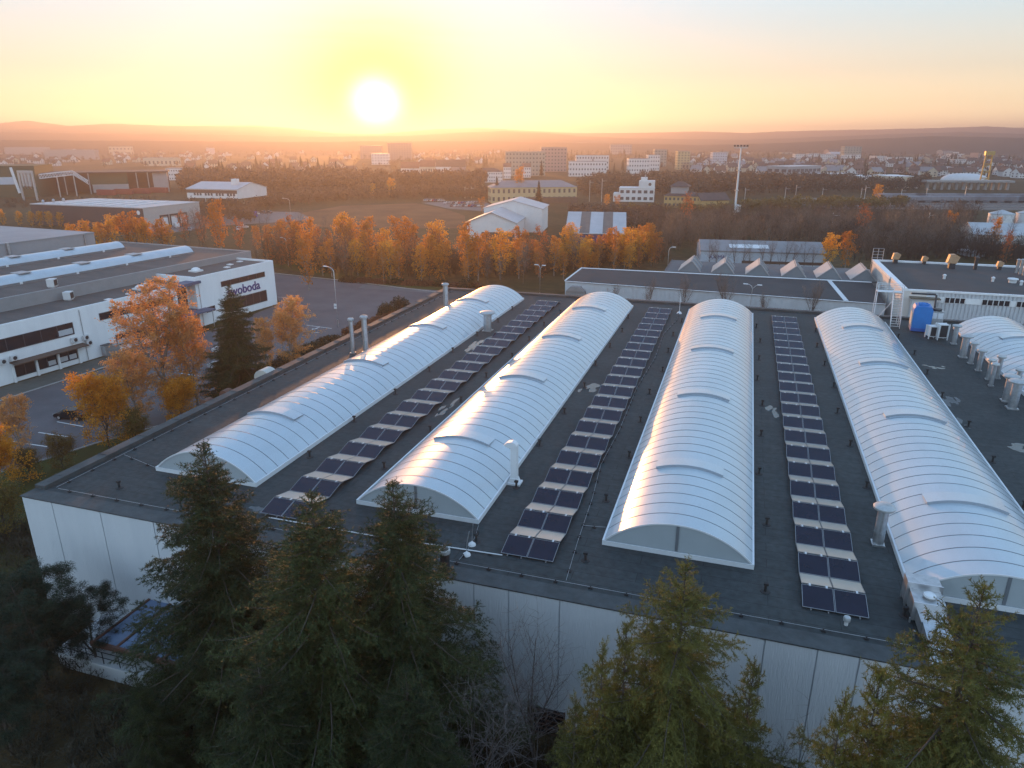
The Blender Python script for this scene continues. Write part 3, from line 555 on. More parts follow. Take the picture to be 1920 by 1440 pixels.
# ------------------------------------------------------------------ trees
bark_b = M('birch_bark', (0.34, 0.31, 0.28), 0.85, var=0.0, rgb2=(0.09, 0.075, 0.065), scale=3.0, stretch=(1, 1, 4))
bark_d = M('brown_bark', (0.075, 0.058, 0.045), 0.9, var=0.3, scale=4)
bark_t = M('bare_twigs', (0.16, 0.125, 0.105), 0.85, var=0.3, scale=1.0)
bark_g = M('grey_twigs', (0.14, 0.12, 0.115), 0.8, var=0.3, scale=1.0)
lf_or = LEAF('orange_leaves', (0.72, 0.30, 0.05), (0.40, 0.15, 0.03), 0.72, 0.5)
lf_pe = LEAF('peach_leaves', (0.80, 0.42, 0.15), (0.52, 0.23, 0.08), 0.6, 0.5)
lf_ye = LEAF('golden_leaves', (0.86, 0.46, 0.06), (0.62, 0.26, 0.035), 0.75, 0.6)
lf_ru = LEAF('rusty_leaves', (0.55, 0.19, 0.06), (0.28, 0.10, 0.04), 0.65, 0.6)
lf_ol = LEAF('olive_leaves', (0.14, 0.12, 0.03), (0.20, 0.10, 0.025), 0.4, 0.6)
ndl = LEAF('spruce_needles', (0.066, 0.078, 0.025), (0.022, 0.032, 0.014), 0.10, 0.9, 0.55)
ndl2 = LEAF('olive_needles', (0.175, 0.158, 0.038), (0.066, 0.070, 0.022), 0.16, 0.8, 0.55)
ndl3 = LEAF('pine_needles', (0.030, 0.048, 0.026), (0.016, 0.026, 0.016), 0.12, 0.9, 0.55)
ndl_f = LEAF('far_conifer_needles', (0.025, 0.032, 0.014), (0.014, 0.020, 0.011), 0.1, 0.3)
def unit(v): return v / (np.linalg.norm(v, axis=-1, keepdims=True) + 1e-9)
def quads_at(rg, pos, s, elong=1.3, hang=0.0):
    n = len(pos); u = unit(rg.normal(0, 1, (n, 3)) + np.array([0, 0, -hang])); w = unit(np.cross(u, rg.normal(0, 1, (n, 3))))
    k = s * rg.uniform(0.6, 1.35, (n, 1)); a = u * k * elong; b = w * k * 0.75
    v = np.stack([pos - a, pos - b * 0.9, pos + a, pos + b * 0.9], 1).reshape(-1, 3); return v, np.arange(4 * n).reshape(-1, 4)
def skeleton(rg, H, cr, cb, nl, up, droop, sub, trunk_r, prof, fork=0, subl=0.42, tk=3):
    'returns (trunk tubes, limb tubes, leaf points)'
    T = []; Lb = []; pts = []
    def curve(p, d, L_, n, dr, wob):
        q = [p]; d = d.copy(); st = L_ / (n - 1)
        for i in range(n - 1):
            d = unit(d + np.array([0, 0, -dr * st]) + rg.normal(0, wob, 3)); q.append(q[-1] + d * st)
        return np.array(q)
    stems = [curve(np.zeros(3), np.array([0.03 * rg.normal(), 0.03 * rg.normal(), 1.0]), H * 0.98, 9, -0.02, 0.035)]
    for k in range(fork):
        b0 = stems[0][2 + k % 2]; a = rg.uniform(0, 2 * PI); stems.append(curve(b0, unit(np.array([0.38 * math.cos(a), 0.38 * math.sin(a), 1])), H * rg.uniform(0.6, 0.74), 7, -0.06, 0.05))
    for si, st in enumerate(stems):
        r = trunk_r * (1 if si == 0 else 0.62); T.append((st, r * np.linspace(1, 0.12, len(st)), 7))
        n_l = nl if si == 0 else int(nl * 0.55)
        for i in range(n_l):
            t = cb + (0.985 - cb) * (i + rg.uniform(0, 0.9)) / n_l if si == 0 else 0.25 + 0.73 * (i + rg.uniform(0, 0.9)) / n_l
            f = t * (len(st) - 1); j = min(int(f), len(st) - 2); p = st[j] + (st[j + 1] - st[j]) * (f - j)
            az = i * 2.39996 + rg.normal(0, 0.35); L_ = cr * prof((t - cb) / (1 - cb)) * rg.uniform(0.72, 1.18) * (1 if si == 0 else 0.75) + 0.25
            el = up + 0.35 * (t - 0.5) + rg.normal(0, 0.12)
            c = curve(p, np.array([math.cos(az) * math.cos(el), math.sin(az) * math.cos(el), math.sin(el)]), L_, 6, droop, 0.10)
            Lb.append((c, max(0.012, trunk_r * 0.30 * (1 - t * 0.7)) * np.linspace(1, 0.25, 6), 4))
            for k in range(sub):
                s = rg.uniform(0.22, 1.0); g = s * 5; m = min(int(g), 4); q = c[m] + (c[m + 1] - c[m]) * (g - m)
                d = unit((c[m + 1] - c[m]) / (np.linalg.norm(c[m + 1] - c[m]) + 1e-9) * 0.8 + rg.normal(0, 0.62, 3))
                e = curve(q, d, subl * L_ * rg.uniform(0.5, 1.1) * (1.15 - 0.5 * s) + 0.2, 4, droop * 2.2, 0.16)
                Lb.append((e, max(0.007, trunk_r * 0.075) * np.linspace(1, 0.4, 4), tk)); pts.append(e)
    return T, Lb, pts
def join_tubes(tubes):
    V = []; Q = []; n = 0
    for p, r, k in tubes:
        v, q = tube_np(p, r, k); V.append(v); Q.append(q + n); n += len(v)
    return np.concatenate(V), np.concatenate(Q)
def oval(t): return max(0.12, math.sin(PI * (0.12 + 0.86 * max(0, t))) ** 0.8)
def spread(t): return max(0.15, 1.0 - 0.75 * abs(max(0, t) - 0.35))
def cone(t): return max(0.05, 1.0 - max(0, t))
class TreeKind:
    def __init__(s, parts): s.parts = parts      # list of (name, mesh)
    def put(s, name, label, loc, rz=0, sc=1.0, group=None, cat='tree'):
        t = thing(name, label, cat, loc, rz, group); t.scale = (sc, sc, sc) if not hasattr(sc, '__len__') else tuple(sc)
        for n, me in s.parts: link(n, me, t)
        return t
def leafy(seed, H, cr, cb, nl, up, droop, sub, nleaf, ls, leafm, barkm, prof=oval, fork=0, hang=0.3, jit=0.22, density=1.0, tr=None):
    rg = np.random.default_rng(seed); T, Lb, pts = skeleton(rg, H, cr, cb, nl, up, droop, sub, tr or H * 0.0125, prof, fork)
    v, q = join_tubes(T + Lb); parts = [('trunk', mesh_np('trunk', v, q, barkm, True))]
    if nleaf:
        A = np.array(pts); w = rg.random(len(A)) ** 1.5; w /= w.sum()       # some twigs nearly bare, some dense
        idx = rg.choice(len(A), nleaf, p=w); t = rg.uniform(0.15, 1.0, nleaf) * 3; j = np.minimum(t.astype(int), 2); f = (t - j)[:, None]
        pos = A[idx, j] * (1 - f) + A[idx, j + 1] * f + rg.normal(0, jit, (nleaf, 3))
        v, q = quads_at(rg, pos, ls, 1.2, hang); parts.append(('crown', mesh_np('crown', v, q, leafm)))
    return TreeKind(parts)
def bare(seed, H, cr, cb, nl, up, sub, mat=bark_t, prof=spread, fork=2, droop=0.02):
    rg = np.random.default_rng(seed); T, Lb, pts = skeleton(rg, H, cr, cb, nl, up, droop, sub, H * 0.011, prof, fork, 0.5)
    v, q = join_tubes(T); v2, q2 = join_tubes(Lb)
    return TreeKind([('trunk', mesh_np('trunk', v, q, bark_d, True)), ('crown', mesh_np('crown', v2, q2, mat, True))])
def spruce(seed, H, cr, cb, needle, dz=0.40, per=7, nl=30, nlen=0.125, hang=0.5, rough=1.0, shape=0.85):
    'whorls of boughs, side shoots along every bough, needles along every shoot'
    rg = np.random.default_rng(seed); tub = []; tub.append((np.array([[0, 0, 0], [0.02, 0.01, H * 0.5], [0, 0, H]]), np.array([H * 0.014, H * 0.008, 0.012]), 7))
    sb = []; sd_ = []; sl_ = []; z = H - 0.32
    sb.append((0, 0, H - 0.5)); sd_.append((0, 0, 1)); sl_.append(0.55)
    lean = rg.uniform(0, 2 * PI)
    while z > cb * H:
        t = (H - z) / (H * (1 - cb)); reach = cr * (1 - math.exp(-((H - z) / (0.3 * H)) ** 1.3)) * (1 + 0.10 * math.sin(9 * t + seed)) + 0.16; n = per if t > 0.1 else 5; a0 = rg.uniform(0, 6.28)
        for i in range(n):
            a = a0 + i * 2 * PI / n + rg.normal(0, 0.22); L_ = reach * rg.uniform(0.55, 1.30) * (1 + 0.12 * math.cos(a - lean)) * rough
            if rg.random() < 0.07: L_ *= 0.45
            el = R(52 - 62 * min(1, t * 3.2)) + rg.normal(0, 0.12)
            d = np.array([math.cos(a) * math.cos(el), math.sin(a) * math.cos(el), math.sin(el)]); m = max(4, int(L_ / 0.35)); q = [np.array([0, 0, z + rg.normal(0, 0.1)])]
            for k in range(m):
                f = k / m; d = unit(d + np.array([0, 0, (-0.30 * (1 - f) + 0.52 * f) * (L_ / m) * (0.55 if t > 0.15 else 0.1)]) + rg.normal(0, 0.035, 3)); q.append(q[-1] + d * L_ / m)
            q = np.array(q); tub.append((q, np.linspace(0.012 + 0.011 * L_, 0.006, m + 1), 4))
            ns = max(5, int(L_ / 0.105)); s = (np.arange(ns) + rg.uniform(0, 1, ns)) / ns; s = 0.08 + 0.92 * s; g = s * m; j = np.minimum(g.astype(int), m - 1); fr = (g - j)[:, None]
            pb = q[j] * (1 - fr) + q[j + 1] * fr; ax = unit(q[j + 1] - q[j]); side = unit(np.cross(ax, np.array([0, 0, 1.0]))) * np.where(np.arange(ns) % 2 == 0, 1, -1)[:, None]
            dd = unit(ax * rg.uniform(0.5, 1.0, (ns, 1)) + side * rg.uniform(0.5, 1.1, (ns, 1)) + np.array([0, 0, 1.0]) * (rg.normal(0.05, 0.25, (ns, 1)) - hang * min(1, 2 * t) * rg.uniform(0, 1, (ns, 1))))
            ln = np.minimum(0.95, 0.42 * L_ * (1.12 - s) + 0.16) * rg.uniform(0.6, 1.2, ns)
            sb += list(map(tuple, pb)); sd_ += list(map(tuple, dd)); sl_ += list(ln)
            sb.append(tuple(q[-2])); sd_.append(tuple(unit(q[-1] - q[-2]))); sl_.append(0.34)
        z -= dz * rg.uniform(0.8, 1.2) * (0.75 if t < 0.15 else 1.0)
    v, q = join_tubes(tub); parts = [('trunk', mesh_np('trunk', v, q, bark_d, True))]
    sb = np.array(sb); sd_ = np.array(sd_); sl_ = np.array(sl_)
    # second order shoots on the longer ones
    big = np.where(sl_ > 0.42)[0]; rep = np.repeat(big, 3); f = rg.uniform(0.25, 0.8, len(rep))
    sb2 = sb[rep] + sd_[rep] * (f * sl_[rep])[:, None]; sd2 = unit(sd_[rep] * 0.7 + rg.normal(0, 0.55, (len(rep), 3)) + np.array([0, 0, -hang * 0.45])); sl2 = sl_[rep] * rg.uniform(0.3, 0.55, len(rep))
    sb = np.concatenate([sb, sb2]); sd_ = np.concatenate([sd_, sd2]); sl_ = np.concatenate([sl_, sl2]); n = len(sb)
    # shoot stems (thin triangles) and needles
    k = np.maximum(6, (nl * sl_ / 0.5).astype(int)); idx = np.repeat(np.arange(n), k); N_ = len(idx)
    t = rg.uniform(0.02, 1.02, N_)[:, None]; base = sb[idx] + sd_[idx] * sl_[idx][:, None] * t; base[:, 2] -= 0.10 * (t[:, 0] * sl_[idx]) ** 2
    out = unit(np.cross(sd_[idx], rg.normal(0, 1, (N_, 3)))); nd_ = unit(sd_[idx] * rg.uniform(0.35, 0.9, (N_, 1)) + out + np.array([0, 0, 0.15])); w = unit(np.cross(nd_, rg.normal(0, 1, (N_, 3)))) * (nlen * 0.095)
    L2 = nlen * rg.uniform(0.6, 1.25, (N_, 1)); va = np.stack([base - w, base + w, base + nd_ * L2], 1).reshape(-1, 3)
    up = unit(np.cross(sd_, np.array([0.3, 0.2, 1.0]))) * 0.013; vb = np.stack([sb - up, sb + up, sb + sd_ * sl_[:, None]], 1).reshape(-1, 3)
    v = np.concatenate([va, vb]); parts.append(('crown', mesh_np('crown', v, np.arange(len(v)).reshape(-1, 3), needle)))
    return TreeKind(parts)
def far_conifer(seed, H, cr, cb=0.08):
    rg = np.random.default_rng(seed); V = []; z = H; tiers = int(H / 0.75)
    for i in range(tiers):
        t = (i + 0.5) / tiers; z = H * (1 - (1 - cb) * t); rr = cr * t ** 0.85 * rg.uniform(0.8, 1.15) + 0.25; n = 13
        for k in range(n):
            a = 2 * PI * k / n + rg.uniform(0, 0.5); q = rr * rg.uniform(0.6, 1.25); d = np.array([math.cos(a), math.sin(a), 0]); s = np.array([-d[1], d[0], 0]) * (0.22 * q + 0.12)
            c0 = np.array([0, 0, z + 0.5]); tip = d * q + np.array([0, 0, z - 0.28 * q - rg.uniform(0, 0.4)])
            V += [c0, d * q * 0.6 + s + np.array([0, 0, z - 0.2 * q - 0.35]), tip]; V += [c0, tip, d * q * 0.6 - s + np.array([0, 0, z - 0.2 * q - 0.35])]
    v = np.array(V); tv, tq = tube_np(np.array([[0, 0, 0], [0, 0, H * 0.9]]), np.array([H * 0.016, 0.03]), 5)
    return TreeKind([('trunk', mesh_np('trunk', tv, tq, bark_d)), ('crown', mesh_np('crown', v, np.arange(len(v)).reshape(-1, 3), ndl_f))])
# ------- foreground spruces between the camera and the hall
def tipat(px, Y):
    w = ray(*px); t = Y / w[1]; return np.array([w[0] * t, Y, CAMZ + w[2] * t])
sprA = spruce(1, 20.0, 4.5, 0.12, ndl, dz=0.52, per=8)
sprB = spruce(2, 20.0, 4.6, 0.12, ndl, dz=0.5, per=8, hang=0.95)
sprC = spruce(3, 20.0, 5.0, 0.15, ndl2, dz=0.54, per=7, hang=0.8, rough=1.1)
sprS = spruce(4, 9.0, 1.9, 0.1, ndl2, dz=0.36, per=6, hang=0.3)
def put_spruce(kind, H, px, Y, label, rz=0.0, wid=1.0, name='spruce_tree'):
    p = tipat(px, Y); s = p[2] / H; return kind.put(name, label, (p[0], p[1], 0), rz, (s * wid, s * wid, s), 'spruces before the hall')
put_spruce(sprA, 20, (380, 832), 28.2, 'dark green spruce hiding the blue canopy, its tip before the leftmost skylight', 0.4, 1.2)
put_spruce(sprB, 20, (583, 922), 25.0, 'drooping grey green spruce with its tip at the near end of the left solar row', 2.0, 1.22)
put_spruce(sprA, 20, (736, 903), 27.6, 'dark spruce with a slim pointed tip before the second skylight end wall', 3.3, 1.15)
put_spruce(sprC, 20, (1287, 1058), 25.2, 'olive spruce with its tip below the middle barrel skylight', 1.1, 0.95)
put_spruce(sprS, 9, (1176, 1165), 24.6, 'slim young spruce left of the olive spruce, the taller of two', 0.2, 0.5)
put_spruce(sprS, 9, (1131, 1212), 24.0, 'slim young spruce left of the olive spruce, the lower of two', 1.4, 0.5)
put_spruce(sprS, 9, (1080, 1312), 23.5, 'low spruce tip beside the bare shrub and basement window', 2.4, 0.55)
put_spruce(sprS, 9, (1415, 1242), 25.0, 'young spruce right of the olive spruce before the white wall', 3.4, 0.6)
put_spruce(sprC, 20, (1847, 1098), 23.0, 'olive spruce in the lower right corner before the metal duct', 4.0, 0.92)
put_spruce(sprS, 9, (1655, 1254), 22.6, 'slim young spruce left of the corner spruce, the taller of two', 5.0, 0.5)
put_spruce(sprS, 9, (1585, 1306), 22.2, 'slim young spruce left of the corner spruce, the lower of two', 0.8, 0.5)
put_spruce(sprB, 20, (255, 1270), 22.5, 'low dark spruce at the bottom left below the white annexe', 5.1, 0.9)
put_spruce(sprB, 20, (480, 1225), 20.5, 'broad low spruce at the bottom edge between the two tall left spruces', 0.9, 1.05)
put_spruce(sprA, 20, (760, 1250), 21.5, 'broad low spruce at the bottom edge below the slim pointed spruce', 1.9, 1.0)
# pine: rounded pads of long needles on crooked limbs
def pine(seed, H, cr, nl=30, pads=5):
    rg = np.random.default_rng(seed); T, Lb, pts = skeleton(rg, H, cr, 0.25, nl, 0.25, -0.10, pads, H * 0.016, lambda t: max(0.35, math.sin(PI * (0.2 + 0.72 * t))), 1, 0.4)
    v, q = join_tubes(T + Lb); A = np.array(pts); n = len(A); k = 420
    c = np.repeat(A[:, -1], k, 0); d = unit(rg.normal(0, 1, (n * k, 3)) + np.array([0, 0, 0.25])); rr = rg.uniform(0.0, 0.55, (n * k, 1)) ** 0.7
    b0 = c + d * rr * np.array([1, 1, 0.7]); w = unit(np.cross(d, rg.normal(0, 1, d.shape))) * 0.018; tip = b0 + unit(d + rg.normal(0, 0.4, d.shape)) * 0.2
    v2 = np.stack([b0 - w, b0 + w, tip], 1).reshape(-1, 3)
    return TreeKind([('trunk', mesh_np('trunk', v, q, bark_d, True)), ('crown', mesh_np('crown', v2, np.arange(len(v2)).reshape(-1, 3), ndl3))])
pineA = pine(5, 13, 4.2)
for px, Y, lab, rz, s in (((40, 1085), 27.5, 'bushy dark pine in the lower left corner beside the white wall', 0.3, 1.0), ((150, 1112), 29.5, 'dark pine reaching a bough across the left end of the white wall', 2.6, 0.8), ((-30, 1230), 22.5, 'dark pine cut off by the left picture edge', 4.4, 1.0)):
    p = tipat(px, Y); k = p[2] / 13; pineA.put('pine_tree', lab, (p[0], p[1], 0), rz, (k * 1.1, k * 1.1, k), 'pines in the lower left')
# bare shrubs before the wall
shrubA = bare(21, 7.5, 2.6, 0.05, 26, 0.9, 6, bark_g, spread, 4, -0.02)
for px, Y, lab, rz, s in (((1010, 1205), 29.5, 'leafless grey shrub in front of the basement window', 0.2, 1.0), ((905, 1300), 26.0, 'leafless grey shrub at the bottom edge beside the dark spruce', 1.7, 1.0), ((1455, 1408), 26.5, 'leafless twiggy shrub by the second basement window', 3.0, 0.7)):
    p = tipat(px, Y); k = p[2] / 7.5; shrubA.put('bare_shrub', lab, (p[0], p[1], 0), rz, (k * s, k * s, k), 'leafless shrubs before the wall', 'shrub')
# ------- autumn trees beside the left roof edge
nb1 = leafy(31, 18, 4.0, 0.16, 60, 0.75, 0.14, 12, 17000, 0.085, lf_pe, bark_b, oval, 2, 0.8, 0.13)
nb2 = leafy(32, 13, 3.6, 0.12, 50, 0.6, 0.06, 12, 17000, 0.085, lf_pe, bark_b, oval, 2, 0.5, 0.15)
nb3 = leafy(33, 8, 3.2, 0.06, 40, 0.55, 0.02, 12, 15000, 0.088, lf_ye, bark_d, spread, 3, 0.3, 0.2)
nb4 = leafy(34, 7, 2.9, 0.05, 40, 0.6, 0.02, 12, 9000, 0.08, lf_ol, bark_d, spread, 3, 0.3, 0.2)
def ptree(kind, H, name, base, top, label, rz=0, wid=1.0, group='autumn trees beside the hall'):
    p = P(*base); h = HT(base, top); s = h / H; return kind.put(name, label, p, rz, (s * wid, s * wid, s), group)
ptree(nb1, 18, 'birch_tree', (318, 775), 528, 'tallest orange birch with pale bare upper twigs before the white office wall', 0.0, 1.32)
ptree(nb2, 13, 'birch_tree', (372, 772), 575, 'bright orange birch hugging the right side of the tallest birch', 1.0, 0.85)
ptree(nb2, 13, 'birch_tree', (265, 800), 655, 'orange brown birch low on the left side of the tallest birch', 2.2, 1.1)
ptree(nb2, 13, 'birch_tree', (45, 858), 738, 'small orange birch standing alone by the parking bays', 3.0, 0.85)
ptree(nb2, 13, 'birch_tree', (548, 690), 560, 'orange birch right of the tall dark spruce by the car park', 4.0, 1.1)
ptree(nb2, 13, 'birch_tree', (500, 705), 598, 'thin rusty birch between the dark spruce and the orange birch', 5.0, 0.7)
ptree(nb3, 8, 'yellow_maple', (205, 842), 712, 'golden yellow bushy tree in front of the parked black car', 0.4, 0.95)
ptree(nb3, 8, 'yellow_maple', (0, 935), 812, 'bright golden tree at the left picture edge below the parking bays', 1.4, 1.1)
ptree(nb3, 8, 'yellow_maple', (345, 800), 718, 'golden low tree at the left roof edge under the orange birches', 2.4, 1.1)
ptree(nb4, 7, 'bushy_shrub', (255, 845), 778, 'olive brown bush at the left roof edge under the golden tree', 3.1, 1.1)
ptree(nb4, 7, 'bushy_shrub', (120, 880), 822, 'olive bush between the grass verge and the roof edge, nearer the corner', 4.1, 1.2)
ptree(nb4, 7, 'bushy_shrub', (60, 900), 845, 'olive and gold bush just above the front left roof corner', 5.1, 1.2)
ptree(nb4, 7, 'bushy_shrub', (10, 1010), 905, 'brown bush left of the front left hall corner', 0.9, 1.2)
ptree(sprA, 20, 'spruce_tree', (460, 775), 532, 'tall dark spruce in front of the blue lettering', 2.8, 1.12, None)
ptree(sprB, 20, 'spruce_tree', (432, 760), 640, 'shorter dark spruce at the left foot of the one before the lettering', 1.2, 1.3, None)
# ------- the tree belt
bk = [leafy(41 + i, 13, [2.5, 2.9, 2.3, 3.0, 2.6][i], 0.12, 34, [0.8, 0.6, 0.9, 0.7, 0.85][i], 0.04, 7, [1500, 1900, 900, 2000, 650][i], 0.19, [lf_or, lf_ye, lf_or, lf_or, lf_ru][i], bark_b if i < 3 else bark_d, oval, i % 2 + 1, 0.4, 0.3) for i in range(5)]
bk.append(bare(47, 13, 3.0, 0.2, 36, 0.75, 9, bark_t, spread, 2))
front = [(470, 497), (560, 511), (640, 522), (720, 531), (800, 534), (900, 535), (980, 532), (1060, 524), (1150, 514), (1240, 502)]
fp = np.array([P(*p) for p in front]); cum = np.concatenate([[0], np.cumsum(np.linalg.norm(np.diff(fp, axis=0), axis=1))])
rgb_ = np.random.default_rng(99); belt = []
for row, (off, nT) in enumerate(((0.5, 25), (6, 27), (13, 27), (20, 24))):
    for k in range(nT):
        s = cum[-1] * (k + 0.5 + rgb_.uniform(-0.33, 0.33)) / nT; p = np.array([np.interp(s, cum, fp[:, i]) for i in range(3)]); p += np.array([-0.25, 0.97, 0]) * (off + rgb_.uniform(-1.5, 1.5)); belt.append((row, k, p, s / cum[-1]))
rowname = ['front row', 'second row', 'third row', 'back row']
kn = ['orange birch', 'golden birch', 'slender orange birch', 'broad orange birch', 'thinning rusty birch', 'leafless brown tree']
tops = [(470, 440), (560, 430), (640, 425), (720, 418), (800, 432), (900, 424), (980, 425), (1060, 440), (1150, 428), (1240, 436)]
for row, k, p, f in belt:
    i = int(rgb_.choice([0, 1, 2, 3, 4, 5], p=[0.20, 0.16, 0.17, 0.18, 0.15, 0.14] if f > 0.3 else [0.20, 0.08, 0.18, 0.10, 0.22, 0.22]))
    h = (13.4 - 3.4 * max(0, (f - 0.35) / 0.65)) * rgb_.uniform(0.62, 1.12) * (0.97 if row else 0.85)
    bk[i].put('leafless_tree' if i == 5 else 'birch_tree', kn[i] + ', ' + (ORD[k] + ' from the left in the ' + rowname[row]) + ' of the tree belt', p, rgb_.uniform(0, 6.28), (h / 13 * 1.05, h / 13 * 1.05, h / 13), 'trees of the orange belt')
def row_of(a, b, n, tops_, kinds, label, group, jit=2.0):
    for k in range(n):
        f = (k + 0.5) / n; pa = np.array(P(*a)); pb = np.array(P(*b)); p = pa + (pb - pa) * f + np.append(rgb_.normal(0, jit, 2), 0); x, y = PIX(p); ty = np.interp(x, [t[0] for t in tops_], [t[1] for t in tops_])
        h = max(5, HT((x, y), ty)) * rgb_.uniform(0.82, 1.08); i = kinds[int(rgb_.integers(len(kinds)))]
        bk[i].put('leafless_tree' if i == 5 else 'birch_tree', kn[i] + ', ' + label % ORD[k], p, rgb_.uniform(0, 6.28), h / 13, group)
row_of((140, 470), (345, 472), 11, [(140, 418), (190, 410), (240, 402), (300, 412), (345, 430)], [0, 1, 1, 3], '%s from the left behind the grey roofed office hall', 'trees behind the office hall')
row_of((-10, 425), (120, 428), 7, [(0, 390), (60, 398), (110, 396)], [1, 1, 0], '%s from the left picture edge above the grey block', 'trees at the left edge')
row_of((350, 455), (480, 480), 9, [(350, 400), (410, 378), (480, 420)], [4, 5, 4, 5, 0], '%s from the left between the grey warehouse and the belt', 'rusty trees by the warehouse')
for i, (bx, by, ty, kd, lab) in enumerate(((1612, 462, 405, 4, 'round rusty orange tree alone in the bare wood on the right'), (1548, 508, 458, 1, 'golden orange tree behind the roof lights, left of the pair'), (1583, 508, 455, 0, 'orange tree behind the roof lights, right of the pair'), (1880, 500, 452, 4, 'rusty tree before the long white shed on the right'),
        (1860, 470, 425, 0, 'small pinkish orange tree in front of the white storage tank'), (1776, 440, 408, 0, 'small orange tree in the bare wood near the storage tank'), (1640, 385, 357, 1, 'small orange tree beside the railway tracks'), (1137, 392, 372, 1, 'small golden tree left of the white angular villa'), (1158, 395, 374, 0, 'orange bush below the white angular villa'),
        (975, 378, 332, 0, 'orange larch between two dark spruces before the yellow station'), (1285, 440, 385, 4, 'brown rusty tree left of the tall white mast'), (733, 372, 345, 1, 'pale golden tree in the haze below the row of white houses'), (700, 372, 352, 1, 'pale golden bush in the haze left of the golden tree'), (905, 400, 378, 0, 'small orange tree above the white gabled shed'), (580, 545, 470, 0, 'young orange birch on the lawn by the car park'))):
    p = P(bx, by); h = HT((bx, by), ty) * 1.4; bk[kd].put('autumn_tree', lab, p, i * 1.3, h / 13)
fc = [far_conifer(61, 16, 3.4), far_conifer(62, 16, 2.6)]
for bx, by, ty, kd, lab in ((932, 380, 330, 0, 'dark spruce left of the orange larch before the yellow station'), (1010, 392, 338, 0, 'dark spruce in front of the yellow station facade'), (895, 372, 350, 1, 'small dark spruce left of the yellow station'), (1015, 330, 300, 1, 'dark spruce by the white blocks above the station')):
    p = P(bx, by); h = HT((bx, by), ty); fc[kd].put('spruce_tree', lab, p, 0, h / 16)

bw_i = [bare(81 + k, 11, 2.7, 0.22, 34, 0.85, 8, bark_t, spread, k + 1) for k in range(3)]
for k in range(14):
    p = P(1312 + 16 * k + rgb_.uniform(-5, 5), 505 + rgb_.uniform(-4, 3)); bw_i[k % 3].put('leafless_tree', 'leafless tree before the long white shed behind the roof lights, %s from the left' % ORD[k], p, rgb_.uniform(0, 6), rgb_.uniform(0.5, 0.8), 'leafless trees before the long shed')
for k in range(26):
    f = (k + 0.5) / 26; x = 1255 + 640 * f; p = P(x, np.interp(x, [1250, 1310, 1560, 1640, 1800, 1900], [470, 456, 466, 486, 476, 482]) + rgb_.uniform(-22, 6)); bw_i[k % 3].put('leafless_tree', 'leafless brown tree at the near edge of the right bare wood, %s from the left' % ORD[k], p, rgb_.uniform(0, 6), rgb_.uniform(0.75, 1.1), 'leafless trees of the bare wood')
# ------------------------------------------------------------------ ground cover round the hall
def sheet(name, pts, z, mat):
    b = MB(); q = [tuple(np.append(p[:2], z)) for p in pts]; b.add(q, [tuple(range(len(q)))]); o = b.build(name, mat); o['kind'] = 'structure'; return o
asph = M('asphalt', (0.095, 0.082, 0.084), 0.85, var=0.25, scale=0.15, bump=0.2, bscale=6)
asph2 = M('light_asphalt', (0.115, 0.11, 0.11), 0.85, var=0.2, scale=0.2)
lawn = M('lawn', (0.075, 0.075, 0.022), 0.95, var=0.0, rgb2=(0.05, 0.045, 0.018), scale=0.25, spec=0.1)
line_m = M('road_paint', (0.62, 0.62, 0.60), 0.7, var=0.12, scale=2)
kerb_m = M('kerb_stone', (0.33, 0.32, 0.31), 0.85, var=0.15)
field_m = M('dry_meadow', (0.19, 0.095, 0.05), 0.95, var=0.0, rgb2=(0.11, 0.055, 0.032), scale=0.06, spec=0.1)
lot = [(-150, 800), (0, 752), (240, 678), (525, 570), (500, 512), (640, 527), (820, 549), (840, 560), (645, 628), (590, 645), (480, 705), (330, 790), (180, 832), (60, 870), (-60, 905), (-200, 930)]
sheet('car_park', [P(*p) for p in lot], 0.012, asph)
sheet('footpath', [P(*p) for p in ((672, 540), (800, 549), (860, 553), (860, 548), (800, 543), (680, 534))], 0.024, asph2)
sheet('lawn', [P(*p) for p in ((490, 496), (640, 525), (700, 536), (860, 547), (880, 540), (700, 515), (560, 495))], 0.008, lawn)
sheet('grass_verge', [P(*p) for p in ((-60, 1100), (-60, 905), (60, 870), (180, 832), (330, 790), (480, 705), (590, 645), (645, 628), (840, 560), (850, 552), (800, 580), (600, 700), (300, 850), (60, 950), (60, 1100))], 0.005, lawn)
sheet('sidewalk', [P(*p) for p in ((-120, 765), (0, 728), (240, 656), (330, 630), (345, 636), (250, 672), (0, 752), (-120, 795))], 0.02, M('dark_paving', (0.085, 0.08, 0.065), 0.9, var=0.25, scale=0.8))
def kerb(pts, z=0.0):
    b = MB(); q = [np.array(P(*p)) for p in pts]
    for a, c in zip(q[:-1], q[1:]):
        d = (c - a); L_ = np.linalg.norm(d); d /= L_; n = np.array([-d[1], d[0], 0]) * 0.09; v = [a + n, a - n, c - n, c + n]
        b.prism([tuple(x[:2]) for x in v], 0, 0.13)
    o = b.build('kerb', kerb_m); o['kind'] = 'structure'; return o
kerb([(-60, 905), (60, 870), (180, 832), (330, 790)]); kerb([(480, 705), (590, 645), (645, 628), (840, 560)]); kerb([(0, 752), (240, 675), (345, 638)]); kerb([(500, 511), (640, 526), (820, 548)])
lines = [((107, 791), (156, 800)), ((72, 811), (133, 820)), ((22, 828), (90, 838)), ((140, 772), (185, 781)), ((340, 700), (378, 706)), ((395, 684), (440, 690)), ((575, 610), (622, 616)), ((578, 623), (598, 624)), ((530, 571), (545, 564)), ((520, 557), (562, 560)), ((430, 672), (470, 677)), ((410, 632), (440, 636))]
